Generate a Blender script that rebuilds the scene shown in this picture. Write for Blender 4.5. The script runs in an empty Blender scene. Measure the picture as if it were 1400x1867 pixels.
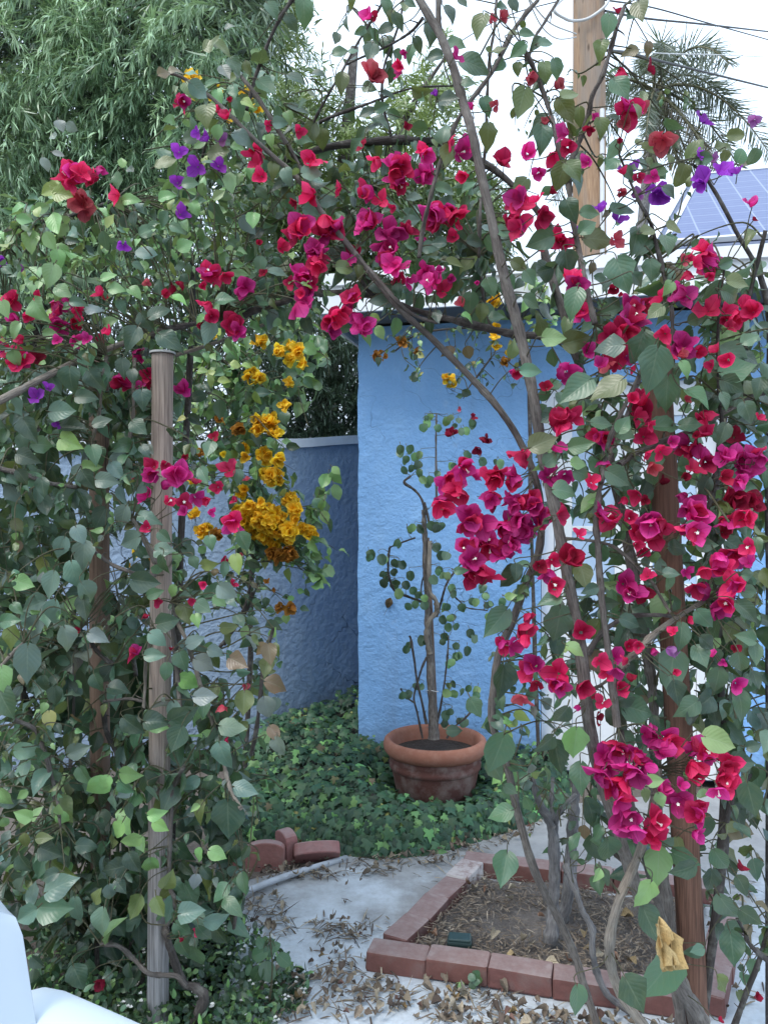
import bpy, bmesh, math, random
import numpy as np
from mathutils import Vector
rng = np.random.default_rng(7); random.seed(7)
R = math.radians
scene = bpy.context.scene; COL = scene.collection
F, CX, CY, CH = 1450.0, 700.0, 933.5, 1.53          # focal length and centre in photo pixels, eye height in metres
TILES = {1:(0,0),2:(465,0),3:(930,0),4:(0,465),5:(465,465),6:(930,465),7:(0,930),8:(465,930),9:(930,930),10:(0,1397),11:(465,1397),12:(930,1397)}
TS = 2.979
def at(x, y, d):
    return np.array([(x-CX)/F*d, d, CH-(y-CY)/F*d])
def tp(t, u, v):
    ox, oy = TILES[t]; return ox+u/TS, oy+v/TS
def gd(y): return CH*F/(y-CY)                        # distance of the ground seen at row y
def nrm(a):
    return a/np.maximum(np.linalg.norm(a, axis=-1, keepdims=True), 1e-9)

# ------------------------------------------------------------------ materials
def mat(name):
    m = bpy.data.materials.new(name); m.use_nodes = True
    nt = m.node_tree; nt.nodes.clear()
    out = nt.nodes.new('ShaderNodeOutputMaterial'); b = nt.nodes.new('ShaderNodeBsdfPrincipled')
    nt.links.new(b.outputs[0], out.inputs[0])
    return m, nt, b, out
def N(nt, typ, **kw):
    n = nt.nodes.new(typ)
    for k, v in kw.items():
        if k in n.inputs: n.inputs[k].default_value = v
        else: setattr(n, k, v)
    return n
def math_n(nt, op, a, b=None, clamp=False):
    n = nt.nodes.new('ShaderNodeMath'); n.operation = op; n.use_clamp = clamp
    for i, x in enumerate((a, b)):
        if x is None: continue
        if isinstance(x, (int, float)): n.inputs[i].default_value = x
        else: nt.links.new(x, n.inputs[i])
    return n.outputs[0]
def mixc(nt, fac, a, b, mode='MIX'):
    n = nt.nodes.new('ShaderNodeMix'); n.data_type = 'RGBA'; n.blend_type = mode
    for sock, x in ((n.inputs[0], fac), (n.inputs[6], a), (n.inputs[7], b)):
        if isinstance(x, (int, float)): sock.default_value = x
        elif isinstance(x, tuple): sock.default_value = (*x, 1) if len(x) == 3 else x
        else: nt.links.new(x, sock)
    return n.outputs[2]
def ramp(nt, fac, p0, p1):
    n = nt.nodes.new('ShaderNodeMapRange'); n.clamp = True
    n.inputs[1].default_value = p0; n.inputs[2].default_value = p1
    nt.links.new(fac, n.inputs[0]); return n.outputs[0]
def bump(nt, b, h, strength=.3, dist=.01, prev=None):
    n = nt.nodes.new('ShaderNodeBump'); n.inputs['Strength'].default_value = strength; n.inputs['Distance'].default_value = dist
    nt.links.new(h, n.inputs['Height'])
    if prev is not None: nt.links.new(prev, n.inputs['Normal'])
    nt.links.new(n.outputs[0], b.inputs['Normal']); return n.outputs[0]
def coords(nt, scale=(1,1,1), kind='Object'):
    tc = nt.nodes.new('ShaderNodeTexCoord'); mp = nt.nodes.new('ShaderNodeMapping')
    mp.inputs['Scale'].default_value = scale
    nt.links.new(tc.outputs[kind], mp.inputs[0]); return mp.outputs[0]
def noise(nt, co, scale, detail=4, rough=.55):
    n = nt.nodes.new('ShaderNodeTexNoise'); n.inputs['Scale'].default_value = scale
    n.inputs['Detail'].default_value = detail; n.inputs['Roughness'].default_value = rough
    nt.links.new(co, n.inputs['Vector']); return n.outputs[0]

def m_leaf(name, rough=.35, trans=.22, veins=True, spec=.6):
    m, nt, b, out = mat(name)
    ca = N(nt, 'ShaderNodeVertexColor', layer_name='Col')
    col = ca.outputs[0]
    co = coords(nt)
    col = mixc(nt, math_n(nt, 'MULTIPLY', ramp(nt, noise(nt, co, 60, 3), .35, .75), .35), col, mixc(nt, .5, col, (.16,.17,.06)))
    if veins:
        uv = N(nt, 'ShaderNodeUVMap'); sp = nt.nodes.new('ShaderNodeSeparateXYZ'); nt.links.new(uv.outputs[0], sp.inputs[0])
        at_ = math_n(nt, 'ABSOLUTE', math_n(nt, 'SUBTRACT', sp.outputs[0], .5))
        mid = ramp(nt, at_, .035, .012)
        ph = math_n(nt, 'SUBTRACT', math_n(nt, 'MULTIPLY', sp.outputs[1], 7.0), math_n(nt, 'MULTIPLY', at_, 5.5))
        fr = math_n(nt, 'ABSOLUTE', math_n(nt, 'SUBTRACT', math_n(nt, 'FRACT', ph), .5))
        side = math_n(nt, 'MULTIPLY', ramp(nt, fr, .07, .0), .55)
        v = math_n(nt, 'MAXIMUM', mid, side)
        col = mixc(nt, math_n(nt, 'MULTIPLY', v, .42), col, mixc(nt, .35, col, (.30,.36,.24)))
        bump(nt, b, math_n(nt, 'SUBTRACT', math_n(nt,'MULTIPLY', fr, 1.0), math_n(nt, 'MULTIPLY', v, .6)), .20, .003)
    nt.links.new(col, b.inputs['Base Color'])
    b.inputs['Roughness'].default_value = rough; b.inputs['Specular IOR Level'].default_value = spec
    tr = nt.nodes.new('ShaderNodeBsdfTranslucent')
    nt.links.new(mixc(nt, .35, col, (.35,.45,.08), 'MIX'), tr.inputs[0])
    mx = nt.nodes.new('ShaderNodeMixShader'); mx.inputs[0].default_value = trans
    nt.links.new(b.outputs[0], mx.inputs[1]); nt.links.new(tr.outputs[0], mx.inputs[2]); nt.links.new(mx.outputs[0], out.inputs[0])
    return m
def m_bract():
    m, nt, b, out = mat('papery_bract')
    ca = N(nt, 'ShaderNodeVertexColor', layer_name='Col'); col = ca.outputs[0]
    uv = N(nt, 'ShaderNodeUVMap'); sp = nt.nodes.new('ShaderNodeSeparateXYZ'); nt.links.new(uv.outputs[0], sp.inputs[0])
    at_ = math_n(nt, 'ABSOLUTE', math_n(nt, 'SUBTRACT', sp.outputs[0], .5))
    ph = math_n(nt, 'SUBTRACT', math_n(nt, 'MULTIPLY', sp.outputs[1], 5.0), math_n(nt, 'MULTIPLY', at_, 5.0))
    fr = math_n(nt, 'ABSOLUTE', math_n(nt, 'SUBTRACT', math_n(nt, 'FRACT', ph), .5))
    v = math_n(nt, 'MAXIMUM', ramp(nt, at_, .04, .01), math_n(nt, 'MULTIPLY', ramp(nt, fr, .08, 0.), .6))
    col = mixc(nt, math_n(nt, 'MULTIPLY', v, .45), col, mixc(nt, 1.0, col, (.55,.35,.45), 'MULTIPLY'))
    bump(nt, b, math_n(nt, 'MULTIPLY', v, -1.0), .4, .003)
    nt.links.new(col, b.inputs['Base Color']); b.inputs['Roughness'].default_value = .6
    b.inputs['Specular IOR Level'].default_value = .25
    tr = nt.nodes.new('ShaderNodeBsdfTranslucent'); nt.links.new(col, tr.inputs[0])
    mx = nt.nodes.new('ShaderNodeMixShader'); mx.inputs[0].default_value = .44
    nt.links.new(b.outputs[0], mx.inputs[1]); nt.links.new(tr.outputs[0], mx.inputs[2]); nt.links.new(mx.outputs[0], out.inputs[0])
    return m
def m_attr(name, rough=.8):
    m, nt, b, out = mat(name)
    ca = N(nt, 'ShaderNodeVertexColor', layer_name='Col')
    co = coords(nt)
    col = mixc(nt, ramp(nt, noise(nt, co, 220, 4), .3, .8), ca.outputs[0], mixc(nt, 1.0, ca.outputs[0], (.5,.48,.45), 'MULTIPLY'))
    nt.links.new(col, b.inputs['Base Color']); b.inputs['Roughness'].default_value = rough
    return m
def m_bark(name, c1, c2, scale=1.0, rough=.85):
    m, nt, b, out = mat(name)
    co = coords(nt, (26*scale, 7*scale, 1), 'UV')
    n1 = noise(nt, co, 1.0, 6, .65)
    n2 = noise(nt, coords(nt), 35, 4)
    c = mixc(nt, ramp(nt, n1, .32, .72), c1, c2)
    c = mixc(nt, math_n(nt, 'MULTIPLY', ramp(nt, n2, .5, .75), .5), c, (.30,.29,.26))
    nt.links.new(c, b.inputs['Base Color']); b.inputs['Roughness'].default_value = rough
    bump(nt, b, n1, 1.0, .010); return m
def m_wood(name, c1, c2, c3, knots=True, weather=0.):
    m, nt, b, out = mat(name)
    co = coords(nt, (190, 190, 6))
    g = noise(nt, co, 1.0, 6, .6)
    big = noise(nt, coords(nt, (5,5,.9)), 1.0, 3)
    c = mixc(nt, ramp(nt, g, .38, .64), c1, c2)
    c = mixc(nt, ramp(nt, big, .45, .7), c, c3)
    if weather:
        sz = nt.nodes.new('ShaderNodeSeparateXYZ'); nt.links.new(coords(nt), sz.inputs[0])
        c = mixc(nt, math_n(nt, 'MULTIPLY', ramp(nt, math_n(nt,'ADD', sz.outputs[2], math_n(nt,'MULTIPLY', big, .6)), 1.25, .6), weather), c, mixc(nt, ramp(nt, g, .38, .64), (.17,.17,.175), (.36,.36,.37)))
    cr = ramp(nt, noise(nt, coords(nt, (150,150,1.6)), 1.0, 2), .66, .70)     # drying cracks
    c = mixc(nt, math_n(nt, 'MULTIPLY', cr, .75), c, (.03,.022,.018))
    if knots:
        vo = nt.nodes.new('ShaderNodeTexVoronoi'); vo.inputs['Scale'].default_value = 1.0
        nt.links.new(coords(nt, (11,11,3.4)), vo.inputs['Vector'])
        c = mixc(nt, math_n(nt, 'MULTIPLY', ramp(nt, vo.outputs[0], .16, .06), .8), c, (.06,.035,.02))
    nt.links.new(c, b.inputs['Base Color']); b.inputs['Roughness'].default_value = .8
    bump(nt, b, math_n(nt, 'SUBTRACT', g, cr), .5, .006); return m
def m_stucco(name, c1, c2, c3, fine=75, strength=.55, dirt=(.12,.12,.11)):
    m, nt, b, out = mat(name); co = coords(nt)
    big = noise(nt, co, 1.6, 4); mid = noise(nt, co, 9, 4)
    c = mixc(nt, ramp(nt, big, .3, .7), c1, c2)
    c = mixc(nt, math_n(nt, 'MULTIPLY', ramp(nt, mid, .48, .75), .6), c, c3)
    stk = noise(nt, coords(nt, (7,7,.7)), 1.0, 4)
    c = mixc(nt, math_n(nt, 'MULTIPLY', ramp(nt, stk, .52, .75), .28), c, mixc(nt, .75, c, (.16,.20,.26)))
    c = mixc(nt, math_n(nt, 'MULTIPLY', ramp(nt, noise(nt, co, 3.1, 6, .7), .60, .64), .18), c, (.40,.52,.68))
    vo = nt.nodes.new('ShaderNodeTexVoronoi'); vo.feature = 'DISTANCE_TO_EDGE'; vo.inputs['Scale'].default_value = 2.3
    dis = N(nt, 'ShaderNodeVectorMath', operation='ADD'); nt.links.new(co, dis.inputs[0])
    nn = nt.nodes.new('ShaderNodeTexNoise'); nn.inputs['Scale'].default_value = 6; nt.links.new(co, nn.inputs['Vector']); 
    sc = N(nt, 'ShaderNodeVectorMath', operation='SCALE'); sc.inputs['Scale'].default_value = .28; nt.links.new(nn.outputs[1], sc.inputs[0]); nt.links.new(sc.outputs[0], dis.inputs[1])
    nt.links.new(dis.outputs[0], vo.inputs['Vector'])
    crack = math_n(nt, 'MULTIPLY', ramp(nt, vo.outputs[0], .006, .001), ramp(nt, noise(nt, co, 1.1, 2), .5, .6))
    c = mixc(nt, math_n(nt, 'MULTIPLY', crack, .45), c, (.03,.05,.09))
    # splashed soil near the ground
    sp = nt.nodes.new('ShaderNodeSeparateXYZ'); nt.links.new(co, sp.inputs[0])
    z = math_n(nt, 'ADD', sp.outputs[2], math_n(nt, 'MULTIPLY', mid, .5))
    c = mixc(nt, math_n(nt, 'MULTIPLY', ramp(nt, z, .6, .25), .45), c, dirt)
    nt.links.new(c, b.inputs['Base Color']); b.inputs['Roughness'].default_value = .9
    h = math_n(nt, 'ADD', math_n(nt, 'MULTIPLY', noise(nt, co, fine, 5, .6), .6), math_n(nt, 'MULTIPLY', noise(nt, co, fine*.28, 3), 1.0))
    h = math_n(nt, 'SUBTRACT', h, math_n(nt, 'MULTIPLY', crack, .6))
    bump(nt, b, h, strength, .035); return m
def m_plain(name, c, rough=.5, c2=None, scale=8, amt=.5, bumpy=0, spec=.5):
    m, nt, b, out = mat(name); co = coords(nt)
    n = noise(nt, co, scale, 5)
    col = mixc(nt, math_n(nt, 'MULTIPLY', ramp(nt, n, .4, .75), amt), c, c2 if c2 else tuple(x*.75 for x in c))
    nt.links.new(col, b.inputs['Base Color']); b.inputs['Roughness'].default_value = rough; b.inputs['Specular IOR Level'].default_value = spec
    if bumpy: bump(nt, b, noise(nt, co, scale*9, 4), bumpy, .004)
    return m
def m_brick(name, c, c2, white=0.):
    m, nt, b, out = mat(name); co = coords(nt)
    oi = nt.nodes.new('ShaderNodeObjectInfo')
    n = noise(nt, co, 45, 6, .65); n2 = noise(nt, co, 11, 3)
    col = mixc(nt, ramp(nt, n, .35, .7), c, c2)
    col = mixc(nt, math_n(nt, 'MULTIPLY', oi.outputs['Random'], .35), col, (.20,.085,.06))
    col = mixc(nt, math_n(nt, 'MULTIPLY', ramp(nt, n2, .5, .8), .35), col, (.30,.26,.24))
    if white: col = mixc(nt, math_n(nt, 'MULTIPLY', ramp(nt, noise(nt, co, 16, 5, .7), .36, .56), white), col, (.72,.70,.68))
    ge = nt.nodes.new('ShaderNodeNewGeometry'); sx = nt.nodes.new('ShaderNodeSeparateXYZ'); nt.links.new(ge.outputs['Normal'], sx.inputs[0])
    dusty_toplight = math_n(nt, 'MULTIPLY', ramp(nt, sx.outputs[2], .6, .95), math_n(nt, 'ADD', .25, math_n(nt, 'MULTIPLY', ramp(nt, noise(nt, co, 20, 5, .7), .3, .7), .45)))   # dusty tops, with light from above painted in as a paler tone
    col = mixc(nt, dusty_toplight, col, (.34,.285,.275))
    nt.links.new(col, b.inputs['Base Color']); b.inputs['Roughness'].default_value = .9
    bump(nt, b, math_n(nt, 'ADD', n, math_n(nt, 'MULTIPLY', n2, .5)), .5, .006); return m
def m_ground(name, c1, c2, c3, s=3., fine=45, bstr=.6):
    m, nt, b, out = mat(name); co = coords(nt)
    col = mixc(nt, ramp(nt, noise(nt, co, s, 5), .35, .68), c1, c2)
    col = mixc(nt, math_n(nt, 'MULTIPLY', ramp(nt, noise(nt, co, fine, 5, .65), .45, .75), .7), col, c3)
    nt.links.new(col, b.inputs['Base Color']); b.inputs['Roughness'].default_value = .95
    bump(nt, b, math_n(nt, 'ADD', noise(nt, co, fine*1.6, 5, .7), noise(nt, co, s*4, 3)), bstr, .012); return m
def m_concrete():
    m, nt, b, out = mat('weathered_painted_concrete'); co = coords(nt)
    base = mixc(nt, ramp(nt, noise(nt, co, 2.2, 5), .3, .7), (.57,.63,.69), (.47,.52,.565))
    base = mixc(nt, math_n(nt, 'MULTIPLY', ramp(nt, noise(nt, co, 70, 5, .7), .45, .8), .35), base, (.30,.29,.27))
    st = noise(nt, co, 2.6, 7, .68)
    sp = nt.nodes.new('ShaderNodeSeparateXYZ'); nt.links.new(co, sp.inputs[0])
    # worn paint: bare grey concrete towards the back of the slab and in patches
    back = math_n(nt, 'ADD', math_n(nt, 'MULTIPLY', math_n(nt, 'SUBTRACT', sp.outputs[1], 2.93), .85), math_n(nt, 'MULTIPLY', math_n(nt,'SUBTRACT', st, .5), 1.9))
    worn = ramp(nt, back, -.12, .32)
    front = ramp(nt, noise(nt, co, 2.1, 8, .75), .48, .72)
    wm = math_n(nt, 'MAXIMUM', math_n(nt, 'MULTIPLY', worn, .85), math_n(nt, 'MULTIPLY', front, .62))
    wm = math_n(nt, 'MAXIMUM', wm, math_n(nt, 'MULTIPLY', ramp(nt, noise(nt, co, 34, 6, .75), .56, .72), .45))      # grit and worn specks
    bare = mixc(nt, ramp(nt, noise(nt, co, 6, 6, .7), .35, .7), (.19,.185,.18), (.31,.31,.305))
    col = mixc(nt, wm, base, bare)
    nt.links.new(col, b.inputs['Base Color']); b.inputs['Roughness'].default_value = .85
    bump(nt, b, math_n(nt, 'ADD', noise(nt, co, 60, 6, .7), math_n(nt, 'MULTIPLY', wm, -.6)), .35, .008); return m
def m_glass():
    m, nt, b, out = mat('reflective_window_glass')
    b.inputs['Base Color'].default_value = (.42,.55,.72,1); b.inputs['Roughness'].default_value = .12  # sky reflection painted into the panes as a pale blue base
    b.inputs['Specular IOR Level'].default_value = .9; return m
def m_solar():
    m, nt, b, out = mat('solar_cell_glass')
    uv = N(nt, 'ShaderNodeUVMap'); sp = nt.nodes.new('ShaderNodeSeparateXYZ'); nt.links.new(uv.outputs[0], sp.inputs[0])
    def line(s, k, w):
        f = math_n(nt, 'ABSOLUTE', math_n(nt, 'SUBTRACT', math_n(nt, 'FRACT', math_n(nt, 'MULTIPLY', s, k)), .5)); return ramp(nt, f, .5-w, .5-w*.6)
    big = math_n(nt, 'MAXIMUM', line(sp.outputs[0], 6, .035), line(sp.outputs[1], 10, .03))
    fine = math_n(nt, 'MULTIPLY', line(sp.outputs[1], 30, .06), .35)
    col = mixc(nt, noise(nt, coords(nt), 30, 2), (.075,.10,.21), (.10,.13,.25))
    col = mixc(nt, math_n(nt, 'MULTIPLY', math_n(nt, 'MAXIMUM', big, fine), .55), col, (.30,.35,.46))
    nt.links.new(col, b.inputs['Base Color']); b.inputs['Roughness'].default_value = .45; b.inputs['Specular IOR Level'].default_value = .3; return m

LEAF = m_leaf('bougainvillea_leaf'); NEEDLE = m_leaf('long_narrow_leaf', .38, .2, False); IVY = m_leaf('ivy_leaf', .5, .12, False, .35)
BRACT = m_bract(); LITTER = m_attr('dry_litter'); 
FLORET = m_plain('cream_floret', (.85,.82,.74), .6)
BARK = m_bark('grey_vine_bark', (.062,.052,.047), (.235,.205,.18)); BARKD = m_bark('dark_vine_bark', (.035,.028,.026), (.10,.085,.075))
BARKG = m_bark('silver_grey_bark', (.085,.082,.085), (.27,.265,.27)); TWIG = m_bark('green_twig', (.10,.11,.05), (.19,.17,.10), 2)
BARKT = m_bark('tan_vine_bark', (.12,.10,.08), (.36,.315,.26))

# ------------------------------------------------------------------ mesh accumulation
class Acc:
    def __init__(s): s.V=[]; s.C=[]; s.U=[]; s.F4=[]; s.F3=[]; s.M4=[]; s.M3=[]; s.n=0
    def add(s, V, F, C=(1,1,1), U=None, m=0):
        V = np.asarray(V, float).reshape(-1,3); k = len(V)
        C = np.asarray(C, float); C = np.broadcast_to(C, (k,3))
        U = np.zeros((k,2)) if U is None else np.asarray(U, float).reshape(-1,2)
        F = np.asarray(F, int)+s.n
        (s.F4 if F.shape[1]==4 else s.F3).append(F); (s.M4 if F.shape[1]==4 else s.M3).append(np.full(len(F), m))
        s.V.append(V); s.C.append(C); s.U.append(U); s.n += k
    def build(s, name, mats, parent=None, smooth=True, off=None):
        if s.n == 0: return None
        V = np.concatenate(s.V); C = np.concatenate(s.C); U = np.concatenate(s.U)
        o = root_off(parent) if off is None else np.array(off, float)
        V = V-o
        f4 = np.concatenate(s.F4) if s.F4 else np.zeros((0,4),int); f3 = np.concatenate(s.F3) if s.F3 else np.zeros((0,3),int)
        mi = np.concatenate(s.M4+s.M3) if (s.M4 or s.M3) else np.zeros(0)
        li = np.concatenate([f4.ravel(), f3.ravel()]); nf = len(f4)+len(f3)
        st = np.concatenate([np.arange(len(f4))*4, len(f4)*4+np.arange(len(f3))*3])
        me = bpy.data.meshes.new(name)
        me.vertices.add(len(V)); me.vertices.foreach_set('co', V.astype(np.float32).ravel())
        me.loops.add(len(li)); me.loops.foreach_set('vertex_index', li.astype(np.int32))
        me.polygons.add(nf); me.polygons.foreach_set('loop_start', st.astype(np.int32))
        me.update(calc_edges=True)
        me.polygons.foreach_set('material_index', mi.astype(np.int32))
        me.polygons.foreach_set('use_smooth', np.full(nf, smooth, bool))
        ca = me.attributes.new('Col', 'FLOAT_COLOR', 'POINT'); ca.data.foreach_set('color', np.concatenate([C, np.ones((len(C),1))],1).astype(np.float32).ravel())
        uv = me.uv_layers.new(name='UVMap'); uv.data.foreach_set('uv', U[li].astype(np.float32).ravel())
        for m in (mats if isinstance(mats, (list,tuple)) else [mats]): me.materials.append(m)
        me.validate(); ob = bpy.data.objects.new(name, me); COL.objects.link(ob)
        if parent is not None: ob.parent = parent
        else: ob.location = Vector(o)
        return ob
def root_off(p):
    o = np.zeros(3)
    while p is not None: o += np.array(p.location); p = p.parent
    return o
def tag(o, label=None, cat=None, group=None, kind=None):
    for k, v in (('label',label),('category',cat),('group',group),('kind',kind)):
        if v: o[k] = v
    return o
def thing(name, loc, label, cat, group=None):
    o = bpy.data.objects.new(name, None); COL.objects.link(o); o.location = Vector([float(x) for x in loc]); o.empty_display_size = .1
    return tag(o, label, cat, group)

def smooth_path(pts, rad, n=6):
    P = np.array(pts, float); r = np.array(rad, float)
    if len(P) < 3: 
        t = np.linspace(0,1,n)[:,None]; return P[0]*(1-t)+P[1]*t, r[0]*(1-t[:,0])+r[1]*t[:,0]
    Q = np.vstack([2*P[0]-P[1], P, 2*P[-1]-P[-2]]); out=[]; ro=[]
    for i in range(len(P)-1):
        p0,p1,p2,p3 = Q[i:i+4]
        for t in np.linspace(0,1,n,endpoint=False):
            out.append(.5*((2*p1)+(-p0+p2)*t+(2*p0-5*p1+4*p2-p3)*t*t+(-p0+3*p1-3*p2+p3)*t**3)); ro.append(r[i]*(1-t)+r[i+1]*t)
    out.append(P[-1]); ro.append(r[-1]); return np.array(out), np.array(ro)
def tube(acc, pts, rad, sides=7, n=6, knob=0., m=0, col=(1,1,1), caps=True):
    if np.isscalar(rad): rad = [rad]*len(pts)
    P, r = smooth_path(pts, rad, n)
    T = nrm(np.gradient(P, axis=0)); up = np.array([.31,.93,.2]); 
    A = nrm(np.cross(T, up)); B = np.cross(T, A)
    a = np.linspace(0, 2*np.pi, sides, endpoint=False)
    k = len(P)
    if knob: r = r*(1+knob*np.interp(np.arange(k), np.arange(0,k+4,2.0), rng.normal(0,1,len(np.arange(0,k+4,2.0)))).clip(-.9,2))
    rr = r[:,None]*(1+knob*.5*rng.normal(0,1,(k,sides)))
    V = P[:,None,:]+rr[...,None]*(np.cos(a)[None,:,None]*A[:,None,:]+np.sin(a)[None,:,None]*B[:,None,:])
    L = np.concatenate([[0], np.cumsum(np.linalg.norm(np.diff(P,axis=0),axis=1))])
    U = np.stack([np.broadcast_to(np.abs(a/np.pi-1)*.35, (k,sides)), np.broadcast_to(L[:,None]*3, (k,sides))], -1)
    i, j = np.meshgrid(np.arange(k-1), np.arange(sides), indexing='ij'); j2 = (j+1)%sides
    Fq = np.stack([i*sides+j, i*sides+j2, (i+1)*sides+j2, (i+1)*sides+j], -1).reshape(-1,4)
    V = V.reshape(-1,3); U = U.reshape(-1,2); base = acc.n
    acc.add(V, Fq, col, U, m)
    if caps:
        for e, ring in ((P[0], np.arange(sides)), (P[-1], (k-1)*sides+np.arange(sides))):
            nb = acc.n; acc.add([e], np.zeros((0,3),int), col, [[.1,0]], m)
            acc.F3.append(np.stack([np.full(sides, nb), base+ring, base+np.roll(ring,-1)],1)); acc.M3.append(np.full(sides, m))
    return P, r

PROF = {
 'heart': ([0,.04,.14,.28,.45,.62,.78,.90,1], [.10,.54,.88,1,.90,.66,.36,.13,.0]),
 'ovate': ([0,.05,.16,.32,.5,.68,.84,.94,1], [.04,.30,.72,.97,1,.78,.42,.16,.0]),
 'round': ([0,.05,.16,.34,.54,.74,.88,.96,1], [.10,.55,.86,1,1,.82,.52,.26,.0]),
 'bract': ([0,.08,.22,.4,.6,.78,.9,1], [.28,.55,.85,1,.93,.66,.34,.0]),
 'strap': ([0,.15,.4,.7,1], [.45,.9,1,.72,.05]),
 'curl':  ([0,.3,.65,1], [.2,.8,.9,.1]),
}
def blades(acc, B, D, Nn, L, W, col, prof='heart', cols=5, fold=.25, curl=.25, wave=.06, m=0, cup=0., ctip=None, rough=0.):
    """many leaf blades at once: base B, direction D, surface normal Nn, length L, half width W, colour col (n,3)"""
    n = len(B)
    if n == 0: return
    B = np.asarray(B,float); D = nrm(np.asarray(D,float)); Nn = np.asarray(Nn,float)
    S = nrm(np.cross(D, Nn)); Nn = np.cross(S, D)
    s, w = (np.array(x) for x in PROF[prof]); t = np.linspace(-1,1,cols); rws = len(s)
    L = np.broadcast_to(np.asarray(L,float),(n,)); W = np.broadcast_to(np.asarray(W,float),(n,))
    def rv(x, sd=.5): return x*(1+sd*rng.normal(0,1,n))
    fo, cu, wa = rv(fold), rv(curl, .8), rv(wave)
    ss = s[None,:,None]; tt = t[None,None,:]; ww = w[None,:,None]
    lx = L[:,None,None]; wx = W[:,None,None]
    ph = rng.uniform(0,6.28,(n,1,1)); twist = rng.normal(0,.18,(n,1,1))
    wx = wx*(1+np.abs(tt)*rng.normal(0,.055,(n,rws,1))*(1 if prof in ('heart','ovate','round','bract') else 0))*np.ones_like(ww)
    along = lx*ss*np.ones_like(tt) - (lx*.10*(np.abs(tt)**1.5)*np.exp(-ss*9) if prof=='heart' else 0)
    side = wx*ww*tt*np.ones_like(ss)
    up = fo[:,None,None]*np.abs(tt)*ww*wx - cu[:,None,None]*lx*ss**2 + wa[:,None,None]*lx*np.sin(ss*9+ph+tt*1.5)*np.abs(tt)*ww + twist*side*ss
    up = up + cup*lx*(tt*ww)**2*.6
    if rough: up = up + rough*lx*rng.normal(0,1,(n,rws,cols))*ww
    along = along - .25*np.abs(cu)[:,None,None]*lx*ss**3
    V = B[:,None,None,:]+along[...,None]*D[:,None,None,:]+side[...,None]*S[:,None,None,:]+up[...,None]*Nn[:,None,None,:]
    i, j = np.meshgrid(np.arange(rws-1), np.arange(cols-1), indexing='ij')
    q = np.stack([i*cols+j, i*cols+j+1, (i+1)*cols+j+1, (i+1)*cols+j], -1).reshape(-1,4)
    Fq = (q[None]+(np.arange(n)*rws*cols)[:,None,None]).reshape(-1,4)
    col = np.broadcast_to(np.asarray(col,float),(n,3))[:,None,None,:]
    Cc = col*np.ones((1,rws,cols,1))
    if ctip is not None:
        k = (ss**1.6)[...,None]; Cc = Cc*(1-k)+np.asarray(ctip,float).reshape(-1,1,1,3)*k
    U = np.broadcast_to(np.stack([np.broadcast_to(tt/2+.5,(1,rws,cols)), np.broadcast_to(ss,(1,rws,cols))],-1),(n,rws,cols,2))
    acc.add(V, Fq, Cc.reshape(-1,3), U, m)

LC = {'d':(.023,.058,.038),'g':(.060,.134,.074),'o':(.100,.130,.040),'l':(.185,.335,.125),'b':(.105,.185,.145),'h':(.27,.38,.10),'y':(.42,.40,.14),'r':(.14,.095,.055),'s':(.16,.20,.175)}
def lcol(c, sd=.16):
    a = np.array(LC[c]); return np.clip(a*(1+rng.normal(0,sd))*(1+rng.normal(0,.07,3)), .01, .8)
def pal(spec, n):
    ks = list(spec); p = np.array([spec[k] for k in ks], float); p /= p.sum()
    return np.array([lcol(ks[i]) for i in rng.choice(len(ks), n, p=p)])
def in_poly(x, y, poly):
    c = False; j = len(poly)-1
    for i in range(len(poly)):
        xi, yi = poly[i]; xj, yj = poly[j]
        if (yi > y) != (yj > y) and x < (xj-xi)*(y-yi)/(yj-yi)+xi: c = not c
        j = i
    return c
def sample(poly, n):
    xs = [p[0] for p in poly]; ys = [p[1] for p in poly]; out = []
    while len(out) < n:
        x, y = rng.uniform(min(xs),max(xs)), rng.uniform(min(ys),max(ys))
        if in_poly(x, y, poly): out.append((x,y))
    return out

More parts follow.
